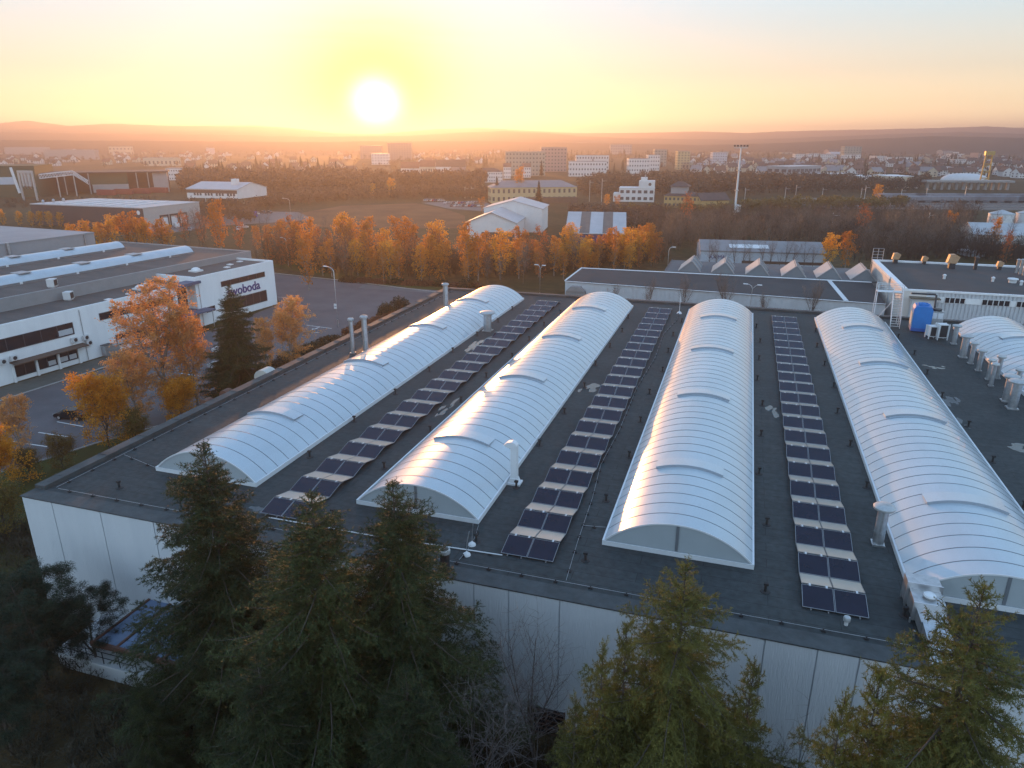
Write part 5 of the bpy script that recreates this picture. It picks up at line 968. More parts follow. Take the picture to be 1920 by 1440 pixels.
# --- taller corrugated building on the right
rbd = thing('tall_workshop', 'taller white corrugated building with a window strip and roof stacks at the right', 'workshop', (29.4, 147.0, 0))
b = MB(); b.box(29.5, 147.1, 0, 85, 182, 8.4); n = 78
for k in range(n): x = 34.4 + k * 0.65; b.box(x, 146.98, 0, x + 0.4, 147.099, 6.55); b.box(x, 146.97, 7.62, x + 0.4, 147.099, 8.42)
b.build('wall', corr, rbd, world=True)
b = MB(); b.box(29.42, 147.0, 0, 29.499, 158.6, 8.4); b.box(29.2, 160.0, 0, 29.499, 182, 8.4); b.box(29.5, 146.9, 0, 33.5, 147.099, 8.4); b.build('end_wall', M('sunlit_end_wall', (0.60, 0.56, 0.52), 0.8, var=0.06), rbd, world=True)  # warm sunlight put into the colour of this white end wall
b = MB(); b.box(30.2, 147.8, 8.401, 85, 181.4, 8.55); rbr = b.build('roof', dark_felt, rbd, world=True)
b = MB(); b.box(29.3, 146.85, 8.4, 30.199, 158.8, 8.9); b.box(29.1, 158.81, 8.4, 30.199, 182.2, 8.9); b.box(30.2, 181.4, 8.4, 85, 182.2, 8.9); b.box(30.2, 146.85, 8.4, 85, 147.4, 8.72); b.build('parapet', wall_w, rbd, world=True)
b = MB(); b.box(33.51, 146.93, 6.56, 85, 147.09, 7.6); b.build('window_band', wall_w, rbd, world=True)
for x0, x1, nn in ((36.6, 39.9, 4), (42.6, 47.0, 5), (48.0, 49.6, 2), (52.3, 56, 4), (58, 63, 5)):
    w = MB(); w.box(x0, 146.9, 6.62, x1, 146.929, 7.55); wo_ = w.build('window', glass_w, rbd, world=True); w = MB()
    for i in range(nn + 1): x = x0 + (x1 - x0) * i / nn; w.box(x - 0.07, 146.86, 6.6, x + 0.07, 146.899, 7.57)
    w.build('frame', frame_w, wo_, world=True)
b = MB(); b.box(31.0, 145.6, 0, 35.0, 146.89, 7.3); pc = b.build('stair_box', corr, rbd, world=True); b = MB(); b.box(30.7, 145.2, 7.301, 35.6, 146.89, 7.5); b.build('stair_roof', M('brown_deck', (0.12, 0.10, 0.07), 0.8), pc, world=True)
# cowls and stacks along its far roof edge
for i, (px_, py_, kind, lab) in enumerate(((1678, 493, 0, 'dark sided sheet metal cowl at the left end of the far roof edge'), (1732, 495, 1, 'narrow orange lit cowl, second along the far roof edge'), (1783, 503, 2, 'largest orange lit cowl in the middle of the far roof edge'), (1828, 505, 3, 'slim black flue right of the largest cowl'), (1873, 505, 1, 'small tilted cowl near the right picture edge'))):
    p = P(px_, py_, 8.6); p[1] = min(p[1], 180.6); t = thing('roof_cowl' if kind != 3 else 'flue', lab, 'roof vent', p + np.array([0, 0, -0.05])); b = MB(); s = (0.9, 0.7, 1.2, 0.4, 0.6)[kind] 
    if kind == 3: b.lathe(0, 0, [(0.35, 0), (0.35, 2.4), (0.5, 2.45), (0.5, 2.7)], 10); b.build('pipe', dark_met, t, auto=40)
    else:
        b.box(-0.5 * s, -0.5 * s, 0, 0.5 * s, 0.5 * s, 1.0 * s); b.build('duct', dark_met, t); b = MB(); b.extr([(-0.9 * s, 1.0 * s + 0.01), (0.6 * s, 1.0 * s + 0.01), (1.0 * s, 2.2 * s), (0.2 * s, 2.6 * s), (-0.6 * s, 2.5 * s)], 'y', -0.7 * s, 0.7 * s); b.build('hood', M('orange_lit_sheet', (0.42, 0.26, 0.15), 0.6, 0.2, var=0.2, scale=2), t)  # hood colour carries the orange evening light
for i, (px_, py_, h, lab) in enumerate(((1905, 512, 2.6, 'cluster of slim steel flues at the right picture edge, left one'), (1912, 514, 2.8, 'cluster of slim steel flues at the right picture edge, middle one'), (1919, 516, 2.3, 'cluster of slim steel flues at the right picture edge, right one'))):
    p = P(px_, py_, 8.55); p[1] = min(p[1], 180); t = thing('flue', lab, 'flue', p, 0, 'flues at the right edge'); b = MB(); b.lathe(0, 0, [(0.3, 0), (0.3, h), (0.25, h), (0.25, h - 0.2)], 10); b.build('pipe', galv, t, auto=40); b = MB(); b.lathe(0, 0, [(0.42, h + 0.1), (0.42, h + 0.22), (0.1, h + 0.4)], 10); b.tube([(0.25, 0, h - 0.05), (0.25, 0, h + 0.15)], 0.03, 4); b.build('vent_cap', galv, t)
for i, (px_, py_, r_, lab) in enumerate(((1770, 523, 0.25, 'small white roof vent below the largest cowl'), (1861, 528, 0.25, 'small white roof vent right of the middle of the dark roof'), (1898, 530, 0.7, 'square roof box near the right edge of the dark roof'), (1914, 535, 0.25, 'small white roof vent at the right edge of the dark roof'))):
    p = P(px_, py_, 8.55); t = thing('roof_vent', lab, 'roof vent', p); b = MB(); b.lathe(0, 0, [(r_, 0), (r_, 0.6), (r_ * 1.4, 0.65), (r_ * 1.3, 0.85), (0.05, 1.0)], 10); b.build('pipe', white_met, t, auto=40)
t = thing('roof_frame', 'white steel ladder frame at the left end of the tall workshop roof', 'ladder', (28.9, 181, 0)); b = MB()
for x in (0, 1.1, 2.2): b.tube([(x, 0.5, 0), (x, 0.5, 11.5)], 0.07, 5)
for z in np.arange(1, 11.6, 0.7): b.tube([(0, 0.5, z), (2.2, 0.5, z)], 0.04, 4)
b.build('frame', galv, t)
# wall mounted pipes on the sun tinted end wall
t = thing('pipe_run', 'two thin pipes and a grey box on the sunlit end wall', 'pipe', (29.0, 166, 0)); b = MB(); b.tube([(0, 0, 0.2), (0, 0, 6.0), (0, 4, 6.2)], 0.09, 6); b.tube([(0, 1.2, 0.2), (0, 1.2, 5.0), (0, -6, 4.7)], 0.09, 6); b.build('pipe', galv, t); b = MB(); b.box(-0.3, -3.0, 4.9, 0.15, -1.4, 6.2); b.build('casing', galv, t)
# ------------------------------------------------------------------ middle distance and town
red_tile = M('red_tiles', (0.15, 0.06, 0.045), 0.9, var=0.2, scale=0.4); dark_tile = M('dark_tiles', (0.055, 0.05, 0.05), 0.9, var=0.2, scale=0.4); brown_tile = M('brown_tiles', (0.11, 0.065, 0.05), 0.9, var=0.2, scale=0.4); grey_sheet = M('grey_sheet_roof', (0.19, 0.19, 0.195), 0.6, 0.1, var=0.12, scale=0.2)
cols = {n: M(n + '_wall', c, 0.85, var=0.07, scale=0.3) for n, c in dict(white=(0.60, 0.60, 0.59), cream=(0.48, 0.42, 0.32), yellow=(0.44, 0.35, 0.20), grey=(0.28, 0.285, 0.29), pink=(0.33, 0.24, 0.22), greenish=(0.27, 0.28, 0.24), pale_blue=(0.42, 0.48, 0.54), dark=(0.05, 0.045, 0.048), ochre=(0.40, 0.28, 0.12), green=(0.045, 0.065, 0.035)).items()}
gw_m = M('far_window_glass', (0.09, 0.088, 0.09), 0.15, var=0.0)
WINM = {}
def winmesh(w, h):
    k = (round(w, 2), round(h, 2))
    if k not in WINM:
        b = MB(); b.box(-w / 2, -0.06, 0, w / 2, -0.005, h); o = b.build('window', gw_m); WINM[k] = o.data; bpy.data.objects.remove(o)
    return WINM[k]
def bld(name, label, cat, bl, br, top, depth, wall='white', roof='flat', roofm=None, rise=2.5, rows=0, ncol=0, ww=0.62, wh=0.52, side=True, group=None, over=0.4, z0=0.0, depth_px=None):
    a, c = P(*bl), P(*br); d = c - a; L = math.hypot(d[0], d[1]); rz = math.atan2(d[1], d[0]); h = HT(bl, top); D = depth
    t = thing(name, label, cat, a, rz, group); w = cols[wall] if isinstance(wall, str) else wall; rm = roofm or grey_sheet
    b = MB(); b.box(0, 0, z0 * h, L, D, h)
    if roof == 'gable_x':   # ridge along the facade
        b.extr([(0.0, h), (D, h), (D / 2, h + rise)], 'x', 0.0, L)
    elif roof == 'gable_y': b.extr([(0.0, h), (L, h), (L / 2, h + rise)], 'y', 0.0, D)
    b.build('wall', w, t); o = over; b = MB()
    if roof == 'flat': b.box(-0.15, -0.15, h + 0.002, L + 0.15, D + 0.15, h + 0.35)
    elif roof == 'gable_x':
        k = rise / (D / 2)
        b.extr([(-o, h - o * k + 0.05), (D / 2, h + rise + 0.05), (D + o, h - o * k + 0.05), (D + o, h - o * k + 0.3), (D / 2, h + rise + 0.35), (-o, h - o * k + 0.3)], 'x', -o, L + o)
    elif roof == 'gable_y':
        k = rise / (L / 2)
        b.extr([(-o, h - o * k + 0.05), (L / 2, h + rise + 0.05), (L + o, h - o * k + 0.05), (L + o, h - o * k + 0.3), (L / 2, h + rise + 0.35), (-o, h - o * k + 0.3)], 'y', -o, D + o)
    elif roof == 'hip':
        i = min(L, D) / 2; v = [(-o, -o, h), (L + o, -o, h), (L + o, D + o, h), (-o, D + o, h)] + ([(i, D / 2, h + rise), (L - i, D / 2, h + rise)] if L >= D else [(L / 2, i, h + rise), (L / 2, D - i, h + rise)])
        b.add(v, [(0, 1, 5, 4), (2, 3, 4, 5), (1, 2, 5), (3, 0, 4), (3, 2, 1, 0)] if L >= D else [(0, 1, 4), (1, 2, 5, 4), (2, 3, 5), (3, 0, 4, 5), (3, 2, 1, 0)])
    b.build('roof', rm, t)
    if rows:
        for r in range(rows):
            fh = h * (1 - z0) / rows; wz = z0 * h + r * fh + fh * 0.28
            for q in range(ncol):
                x = L * (q + 0.5) / ncol; o_ = link('window', winmesh(L / ncol * ww, fh * wh), t, (x, 0, wz))
            if side:
                ns = max(1, int(D / (L / ncol)))
                for q in range(min(ns, 5)):
                    y = D * (q + 0.5) / min(ns, 5)
                    for x, rr in ((L, PI / 2), (0, -PI / 2)):
                        o_ = link('window', winmesh(min(L / ncol, D / min(ns, 5)) * ww, fh * wh), t, (x, y, wz)); o_.rotation_euler = (0, 0, rr)
    t['_L'] = L; t['_h'] = h; return t
def clean():
    for o in COL.objects:
        for k in ('_L', '_h'):
            if k in o: del o[k]
def chim(t, x, y, z, h=1.6, m=None): b = MB(); b.box(x - 0.4, y - 0.4, z, x + 0.4, y + 0.4, z + h); b.build('chimney', m or cols['grey'], t)
# white gabled shed, two staggered parts
t = bld('gabled_shed', 'white gabled metal shed in two stepped parts above the tree belt', 'shed', (876, 447), (967, 449), 417, 22, 'white', 'gable_y', zinc, 3.6, over=0.5)
L, h = t['_L'], t['_h']; b = MB(); b.box(2, 22.01, 0, L + 7, 42, h + 3.2); b.extr([(2, h + 3.2), (L + 7, h + 3.2), (L / 2 + 4.5, h + 6.2)], 'y', 22.01, 42); b.build('rear_wall', cols['white'], t)
b = MB(); k = 3.0 / ((L + 5) / 2); b.extr([(1.5, h + 3.2 - 0.5 * k), (L / 2 + 4.5, h + 6.25), (L + 7.5, h + 3.2 - 0.5 * k), (L + 7.5, h + 3.45 - 0.5 * k), (L / 2 + 4.5, h + 6.5), (1.5, h + 3.45 - 0.5 * k)], 'y', 21.8, 42.3); b.build('rear_roof', zinc, t)
b = MB(); b.box(L * 0.3, -0.05, 0, L * 0.98, -0.005, h * 0.42); b.build('gate', brown_trim, t); b = MB(); b.box(L + 0.005, 4, 0, L + 0.06, 9, h * 0.6); b.build('gate', navy, t)
# grey striped shed with a dark blue wall
t = bld('striped_shed', 'pale roofed shed with two dark roof strips and a navy wall behind the belt', 'shed', (1062, 458), (1170, 460), 437, 34, M('navy_wall', (0.035, 0.03, 0.12), 0.6, var=0.1), 'gable_x', zinc, 5.5, over=0.6)
L, h = t['_L'], t['_h']; k = 5.5 / 17
for x in (L * 0.22, L * 0.62):
    b = MB(); v = [(x, -0.5, h - 0.5 * k + 0.33), (x + 3.5, -0.5, h - 0.5 * k + 0.33), (x + 3.5, 16.9, h + 5.5 + 0.33), (x, 16.9, h + 5.5 + 0.33)]; b.add(v, [(0, 1, 2, 3)]); b.build('roof_strip', M('dark_roof_strip', (0.12, 0.11, 0.10), 0.8), t)
tm = text_mesh('AXIMA', 1.6, 0.03); tm.materials.append(navy)
# white long shed with the dark brown stripe and small dark lettering
t = bld('long_shed', 'long white shed with a brown stripe and small dark lettering behind the roof lights', 'shed', (1312, 497), (1545, 504), 471, 18, 'pale_blue', 'gable_x', grey_sheet, 2.0, over=0.2)
L, h = t['_L'], t['_h']; b = MB(); b.box(L * 0.34, -0.06, h * 0.22, L + 0.1, -0.005, h * 0.42); b.build('brown_stripe', brown_trim, t); lo2 = link('lettering', tm, t); lo2.rotation_euler = (R(90), 0, 0); lo2.location = (L * 0.07, -0.06, h * 0.5); lo2.scale = (0.95, 0.95, 1)
b = MB(); k = 2.0 / 9; b.add([(L * 0.24, 2.5, h + 2.5 * k + 0.36), (L * 0.56, 2.5, h + 2.5 * k + 0.36), (L * 0.56, 5.5, h + 5.5 * k + 0.36), (L * 0.24, 5.5, h + 5.5 * k + 0.36)], [(0, 1, 2, 3)]); b.build('roof_light_strip', white_met, t)
# grey warehouse with docks, dark long side to the left
t = bld('dock_warehouse', 'pale roofed warehouse with loading docks and a dark long side on the left', 'warehouse', (274, 431), (378, 416), 391, 62, M('pale_grey_panel', (0.36, 0.355, 0.34), 0.7, var=0.06), 'flat', zinc)
L, h = t['_L'], t['_h']; b = MB(); b.box(-0.12, 0.0, 0, -0.005, 62, h + 0.001); b.build('dark_side', cols['dark'], t)
for i, f in enumerate((0.33, 0.5, 0.66)):
    b = MB(); b.box(L * f - 1.8, -0.12, 0.3, L * f + 1.8, -0.005, h * 0.45); b.build('dock_door', white_met, t); b = MB(); b.box(L * f - 2.3, -0.3, 0.2, L * f - 1.81, -0.005, h * 0.52); b.box(L * f + 1.81, -0.3, 0.2, L * f + 2.3, -0.005, h * 0.52); b.box(L * f - 2.3, -0.35, h * 0.52, L * f + 2.3, -0.005, h * 0.6); b.build('dock_seal', dark_met, t)
for i in range(5): b = MB(); y = 12 + i * 9; b.box(3, y, h + 0.36, L - 5, y + 1.8, h + 0.7); b.build('roof_light', white_met, t)
b = MB(); v, q = tube_np(np.array([(-0.16, 2.5, h * 0.8), (-0.125, 2.5, h * 0.8)]), 0.9, 14); b.add(v, [tuple(k) for k in q] + [tuple(range(14))[::-1]]); b.build('round_emblem', white_met, t)
for i in range(3): b = MB(); b.lathe(3 + i * 5, 58, [(0.5, h + 0.351), (0.5, h + 1.2), (0.7, h + 1.3), (0.1, h + 1.9)], 8); b.build('roof_vent', galv, t)
# office raised on slim columns
t = bld('raised_office', 'white office box standing on slim columns beside the pale warehouse', 'office building', (354, 388), (448, 391), 354, 26, 'white', 'gable_x', zinc, 3.0, z0=0.52, over=0.3)
L, h = t['_L'], t['_h']
for g in range(4):
    for q in range(3): link('window', winmesh(1.3, 1.6), t, (L * (0.16 + 0.22 * g) + q * 1.9, 0, h * 0.66))
b = MB(); b.box(-0.03, -0.04, h - 2.0, L + 0.03, -0.004, h - 0.3); b.build('brown_band', brown_trim, t)
for x in (0.6, L * 0.35, L * 0.55, L - 0.6):
    for y in (0.5, 24): b = MB(); b.tube([(x, y, 0), (x, y, h * 0.52)], 0.3, 6); b.build('column', galv, t)
b = MB(); b.box(L * 0.72, 8, h + 2.2, L * 0.72 + 3, 11, h + 5.2); b.build('roof_box', cols['white'], t)
# open timber yard halls at the far left
t = bld('green_hall', 'dark green hall with a white stripe at the left picture edge', 'hall', (-80, 372), (75, 369), 313, 40, 'green', 'flat', cols['green'])
L, h = t['_L'], t['_h']; b = MB(); b.box(0, -0.1, h * 0.42, L * 0.75, -0.005, h * 0.66); b.build('white_stripe', cols['pale_blue'], t)
t = thing('open_hall', 'long open fronted hall with a dark roof edge behind the red containers', 'hall', P(76, 366), 0.0); a = P(76, 366); c = P(318, 360); d = c - a; L = math.hypot(d[0], d[1]); t.rotation_euler = (0, 0, math.atan2(d[1], d[0])); h = HT((76, 366), 326)
b = MB(); b.box(-1, -3, h, L + 1, 30, h + 0.7); b.build('roof', cols['dark'], t); b = MB(); b.box(0, 29, 0, L, 30, h - 0.01); b.build('rear_wall', M('brown_rear_wall', (0.07, 0.035, 0.028), 0.9), t)
b = MB(); b.box(L * 0.39, 0, h * 0.45, L * 0.68, 0.3, h - 0.01); b.build('green_cladding', cols['green'], t); b = MB(); b.box(L * 0.4, -0.01, h * 0.05, L * 0.68, 0.29, h * 0.449); b.build('grey_wall', cols['grey'], t); b = MB(); b.box(L * 0.88, -0.5, 0, L, 10, h - 0.01); b.build('grey_wall', cols['grey'], t)
for f in (0.0, 0.2, 0.38, 0.75, 0.84): b = MB(); b.box(L * f, -2.5, 0, L * f + 0.6, -1.9, h - 0.01); b.build('column', cols['grey'], t)
for i in range(4): 
    p = P(200 + i * 33, 366 - i * 1.5); cm = M('red_container', (0.22, 0.03, 0.03), 0.6, var=0.15); t = thing('shipping_container', 'red container in a line before the open hall, ' + ORD[i] + ' from the left', 'container', p, 0.12, 'red containers'); b = MB(); b.box(-6.3, -1.3, 0.1, 6.3, 1.3, 3.6)
    for q in range(20): b.box(-6.2 + q * 0.62, -1.38, 0.3, -5.9 + q * 0.62, -1.301, 3.4)
    b.build('container_body', cm, t); b = MB(); b.box(6.301, -1.2, 0.3, 6.36, 1.2, 3.4); b.build('container_door', cm, t)
t = thing('conveyor', 'pale lattice conveyor bridge sloping down beside the green hall', 'conveyor', P(82, 372)); a0_ = np.array([0, 0, 12.0]); b_ = P(145, 368) - P(82, 372) + np.array([0, 0, 13.5]); c_ = P(170, 366) - P(82, 372) + np.array([0, 0, 7.0]); b = MB()
for dz in (0, 2.4): b.tube([a0_ + [0, 0, dz], b_ + [0, 0, dz], c_ + [0, 0, dz]], 0.3, 4)
for s, e in ((a0_, b_), (b_, c_)):
    for k in range(12): p = s + (e - s) * k / 12; q = s + (e - s) * (k + 1) / 12; b.tube([p, q + [0, 0, 2.4]], 0.16, 4); b.tube([p, p + [0, 0, 2.4]], 0.16, 4)
b.build('truss', white_met, t)
for p in (a0_ * 0.5 + b_ * 0.5, b_): b = MB(); b.tube([p * [1, 1, 0], p], 0.35, 5); b.build('support_leg', galv, t)
t = thing('silo_gantry', 'pale steel gantry with upright hoppers in front of the green hall', 'gantry', P(52, 376)); b = MB()
for x in (-3, 8): b.tube([(x, 0, 0), (x, 0, 17)], 0.7, 6)
b.box(-3, -0.8, 16, 8, 0.8, 17.5); b.build('gantry_frame', galv, t)
for x in (0, 2.6, 5.2): b = MB(); b.lathe(x, 0, [(0.3, 7), (1.0, 8.5), (1.0, 15.9)], 8); b.build('hopper', galv, t)
b = MB(); b.tube([(-9, 3, 4), (-12, 3, 19)], 0.8, 6); b.build('feed_pipe', white_met, t)
# station, villa, yellow halls
t = bld('station_building', 'long yellow station building with a grey hipped roof and two window rows', 'station', (921, 381), (1081, 379), 352, 16, 'yellow', 'hip', grey_sheet, 3.6, 2, 17, 0.42, 0.5)
b = MB(); b.box(t['_L'] * 0.4, -6, 0, t['_L'] * 0.99, -0.2, 3.2); b.build('platform_roof', brown_trim, t)
t = bld('angular_villa', 'white angular flat roofed villa alone beyond the golden trees', 'house', (1160, 378), (1226, 379), 353, 14, 'white', 'flat', cols['white'], 0, 2, 6, 0.6, 0.45)
L, h = t['_L'], t['_h']; b = MB(); b.box(L * 0.55, 0.5, h + 0.36, L, 13, h + 4.2); b.box(L * 0.6, 2, h + 4.2, L * 0.78, 11, h + 6.0); b.build('upper_storey', cols['white'], t); b = MB(); b.box(-3.4, 0.5, 0, -0.16, 12, h * 0.62); b.build('side_wing', cols['white'], t)
b = MB(); v, q = tube_np(np.array([(L * 0.86, 0.42, h + 2.4), (L * 0.86, 0.49, h + 2.4)]), 0.9, 14); b.add(v, [tuple(k) for k in q] + [tuple(range(14))[::-1]]); b.build('round_window', gw_m, t); chim(t, L * 0.72, 6, h + 6.0)
t = bld('yellow_depot', 'yellow depot with a dark stepped roof left of the tall white mast', 'depot', (1244, 389), (1313, 391), 367, 14, 'ochre', 'hip', dark_tile, 2.5, 2, 9, 0.5, 0.45); L, h = t['_L'], t['_h']
b = MB(); b.box(L * 0.15, 3, h + 0.8, L * 0.6, 11, h + 4.8); b.build('roof_storey', cols['grey'], t); b = MB(); b.add([(L * .1, 2, h + 4.81), (L * .66, 2, h + 4.81), (L * .66, 12, h + 4.81), (L * .1, 12, h + 4.81), (L * .3, 7, h + 7.3), (L * .46, 7, h + 7.3)], [(0, 1, 5, 4), (1, 2, 5), (2, 3, 4, 5), (3, 0, 4), (3, 2, 1, 0)]); b.build('upper_roof', dark_tile, t)
t = bld('yellow_shed', 'low yellow shed with a dark roof at the foot of the white mast', 'shed', (1314, 392), (1366, 391), 376, 12, 'ochre', 'gable_x', dark_tile, 3.2)
t = bld('mast_base', 'small white hut at the foot of the tall white mast', 'hut', (1367, 398), (1388, 398), 386, 4, 'white', 'flat', cols['white'])
p = P(1377, 402); h = HT((1377, 402), 277); t = thing('floodlight_mast', 'tall white mast with floodlights rising above the bare wood', 'mast', p); b = MB(); b.lathe(0, 0, [(0.55, 0), (0.45, h * 0.5), (0.3, h)], 10); b.build('pole', white_met, t, auto=40)
for z in (h * 0.36, h * 0.66): b = MB(); b.lathe(0, 0, [(0.95, z), (0.95, z + 0.5)], 12); b.build('collar', galv, t)
b = MB(); b.box(-3.2, -0.2, h - 0.2, 3.2, 0.2, h + 0.2); b.box(-0.2, -2.2, h + 0.201, 0.2, 2.2, h + 0.5); b.build('crossarm', galv, t)
for k in (-2.9, -1.5, 0.0, 1.5, 2.9): b = MB(); b.box(k - 0.45, -0.5, h + 0.51, k + 0.45, 0.3, h + 1.3); b.build('floodlight', dark_met, t)
def pole(bx, by, ty, label, r=0.22, group='slim poles along the railway'):
    p = P(bx, by); h = HT((bx, by), ty); t = thing('rail_mast', label, 'pole', p, 0, group); b = MB(); b.tube([(0, 0, 0), (0, 0, h)], [r, r * 0.7], 6); b.build('pole', galv, t); b = MB(); b.box(-0.1, -0.06, h - 1.2, 2.4, 0.06, h - 1.05); b.build('bracket', galv, t)
for i, (bx, by, ty) in enumerate(((1395, 384, 352), (1470, 384, 350), (1490, 380, 347), (1541, 372, 352), (1613, 376, 352), (1620, 376, 348), (1655, 374, 360), (1688, 376, 354), (1735, 376, 352), (1557, 440, 398), (1738, 430, 398), (1127, 395, 335), (1105, 378, 338), (872, 372, 350), (884, 372, 350), (1807, 378, 350))): pole(bx, by, ty, 'slim grey railway pole, ' + ORD[i] + ' in the row counted with the right bare wood first')
# railway: tracks and rows of freight wagons
rail_z = [(373.5, 1545, 2080), (378.0, 1600, 2080), (387.0, 1700, 2080)]
sheet('railway_bed', [P(*p) for p in ((1500, 371), (2150, 373), (2150, 396), (1560, 392), (1480, 381))], 0.012, M('ballast', (0.12, 0.10, 0.09), 0.95, var=0.25, scale=0.3))
for y_, x0, x1 in ((372, 1500, 2100), (376, 1500, 2100), (381, 1520, 2100), (386, 1560, 2100), (391, 1600, 2100)):
    a, c = P(x0, y_), P(x1, y_ + 1.5); d = (c - a)[:2]; d /= np.linalg.norm(d); n = np.array([-d[1], d[0]]); b = MB()
    for s in (-0.75, 0.75): q = [a[:2] + n * (s - 0.07), a[:2] + n * (s + 0.07), c[:2] + n * (s + 0.07), c[:2] + n * (s - 0.07)]; b.prism([tuple(k) for k in q], 0.02, 0.18)
    o = b.build('railway_track', M('rail_steel', (0.30, 0.29, 0.28), 0.35, 0.8), None); o['kind'] = 'structure'
wag = None
for r_, (y_, x0, x1, n_) in enumerate(((374.5, 1640, 1960, 13), (379.5, 1690, 1960, 10))):
    a, c = P(x0, y_), P(x1, y_ + 1.0); d = c - a; rz = math.atan2(d[1], d[0])
    for k in range(n_):
        p = a + d * k / n_; lab = 'grey covered freight wagon, %s from the left on the %s track' % (ORD[k], ('far', 'near')[r_])
        if wag is None:
            wag = thing('freight_wagon', lab, 'wagon', p, rz, 'freight wagons on the sidings'); L = 15.0; b = MB(); b.extr([(-1.4, 1.2), (1.4, 1.2), (1.4, 3.4), (0.8, 3.9), (-0.8, 3.9), (-1.4, 3.4)], 'x', 0, L); b.build('wagon_body', M('wagon_grey', (0.20, 0.20, 0.22), 0.6, var=0.2, scale=0.15), wag); b = MB(); b.box(0.3, -1.2, 0.9, L - 0.3, 1.2, 1.199); b.build('underframe', dark_met, wag)
            for x in (2, 4, L - 4, L - 2): b = MB(); b.tube([(x, -0.9, 0.6), (x, 0.9, 0.6)], 0.45, 10); b.build('wheelset', dark_met, wag)
        else: dup(wag, p, rz, label=lab)
# tanks and long shed on the right
for bx, w, by, ty, lab in ((1872, 17, 429, 401, 'white cone topped storage tank behind the long white shed'), (1925, 17, 429, 400, 'white storage tank cut off by the right picture edge')):
    p = P(bx, by); h = HT((bx, by), ty); r = w / F * math.hypot(*p[:2]); t = thing('storage_tank', lab, 'tank', p, 0, 'white storage tanks'); b = MB(); b.lathe(0, 0, [(r, 0), (r, h)], 24); b.build('shell', white_met, t, auto=35); b = MB(); b.lathe(0, 0, [(r * 1.03, h + 0.01), (r * 1.03, h + 0.25), (0.3, h + 1.7)], 24); b.build('cone_roof', zinc, t, auto=35); b = MB(); b.tube([(r + 0.3, 0, 0), (r + 0.3, 0, h + 1)], 0.12, 5); b.tube([(r + 0.9, 0, 0), (r + 0.9, 0, h + 1)], 0.12, 5); b.build('tank_ladder', galv, t)
t = bld('long_shed', 'long white shed with a pale roof at the right edge below the storage tanks', 'shed', (1822, 468), (2010, 474), 440, 16, 'white', 'gable_x', zinc, 3.0, over=0.3); b = MB(); b.box(0.2, -0.08, 0.1, t['_L'], -0.005, t['_h'] * 0.42); b.build('dark_plinth', cols['dark'], t)
t = bld('low_shed', 'low pale shed half hidden below the long white shed', 'shed', (1815, 481), (1845, 481), 475, 8, 'pale_blue', 'flat', zinc)
t = bld('grey_factory', 'grey flat roofed factory block with strip windows beyond the bare wood', 'factory', (1474, 342), (1536, 339), 313, 22, 'grey', 'flat', zinc, 0, 2, 8, 0.8, 0.4)
t = bld('low_factory', 'long low grey factory wing right of the grey factory block', 'factory', (1537, 342), (1606, 341), 327, 20, 'grey', 'flat', zinc); t = bld('white_factory', 'white roofed factory hall with a pale blue end beside the viaduct', 'factory', (1607, 348), (1664, 349), 331, 26, 'white', 'flat', white_met); t = bld('cream_factory', 'cream sided factory hall right of the white roofed one', 'factory', (1665, 353), (1709, 353), 331, 26, 'cream', 'flat', white_met); t = bld('small_office', 'small white office right of the cream sided factory', 'office building', (1711, 353), (1721, 353), 338, 10, 'white', 'flat', zinc, 0, 3, 3)
p = P(1808, 340); t = thing('sports_dome', 'white inflated dome hall in front of the distant houses', 'dome', p, R(-20)); rx = 33 / F * math.hypot(*p[:2]); hh = HT((1808, 340), 325); b = MB(); n = 14; v = []; f = []
for i in range(n):
    for j in range(28):
        a = PI / 2 * i / (n - 1); q = 2 * PI * j / 28; v.append((rx * max(0.0, math.cos(a)) ** 0.7 * math.cos(q), rx * 0.6 * max(0.0, math.cos(a)) ** 0.7 * math.sin(q), hh * math.sin(a)))
for i in range(n - 1):
    for j in range(28): f.append((i * 28 + j, i * 28 + (j + 1) % 28, (i + 1) * 28 + (j + 1) % 28, (i + 1) * 28 + j))
b.add(v, f); b.build('membrane', M('dome_membrane', (0.55, 0.56, 0.57), 0.5, var=0.05), t, smooth=True)
t = bld('white_hall', 'white flat hall directly behind the inflated dome', 'hall', (1764, 328), (1840, 327), 315, 26, 'white', 'flat', zinc)
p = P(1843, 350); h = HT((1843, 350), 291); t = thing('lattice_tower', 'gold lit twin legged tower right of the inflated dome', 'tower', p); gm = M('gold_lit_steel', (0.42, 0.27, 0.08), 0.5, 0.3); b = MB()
for x in (-2.2, 2.2): b.tube([(x * 1.3, 0, 0), (x, 0, h)], 0.6, 5)
for k in range(9): z = h * (k + 0.5) / 9; b.tube([(-3.2 + 0.1 * k, 0, z), (3.2 - 0.1 * k, 0, z + (h / 9 if k % 2 else 0))], 0.4, 4)
b.build('tower_frame', gm, t); b = MB(); b.box(-3.2, -2, h, 3.2, 2, h + 3); b.build('tower_head', gm, t)
t = thing('viaduct', 'concrete road viaduct on slim columns below the inflated dome', 'bridge', P(1735, 356)); a, c = P(1735, 356), P(1900, 357); d = c - a; b = MB(); hv = HT((1760, 362), 347); t.rotation_euler = (0, 0, math.atan2(d[1], d[0])); L = math.hypot(d[0], d[1]); b.box(0, 0, hv, L, 9, hv + 1.4); b.build('deck', concrete, t)
for k in range(12): b = MB(); x = L * (k + 0.5) / 12; b.box(x - 0.9, 3, 0, x + 0.9, 5, hv - 0.01); b.build('column', concrete, t)
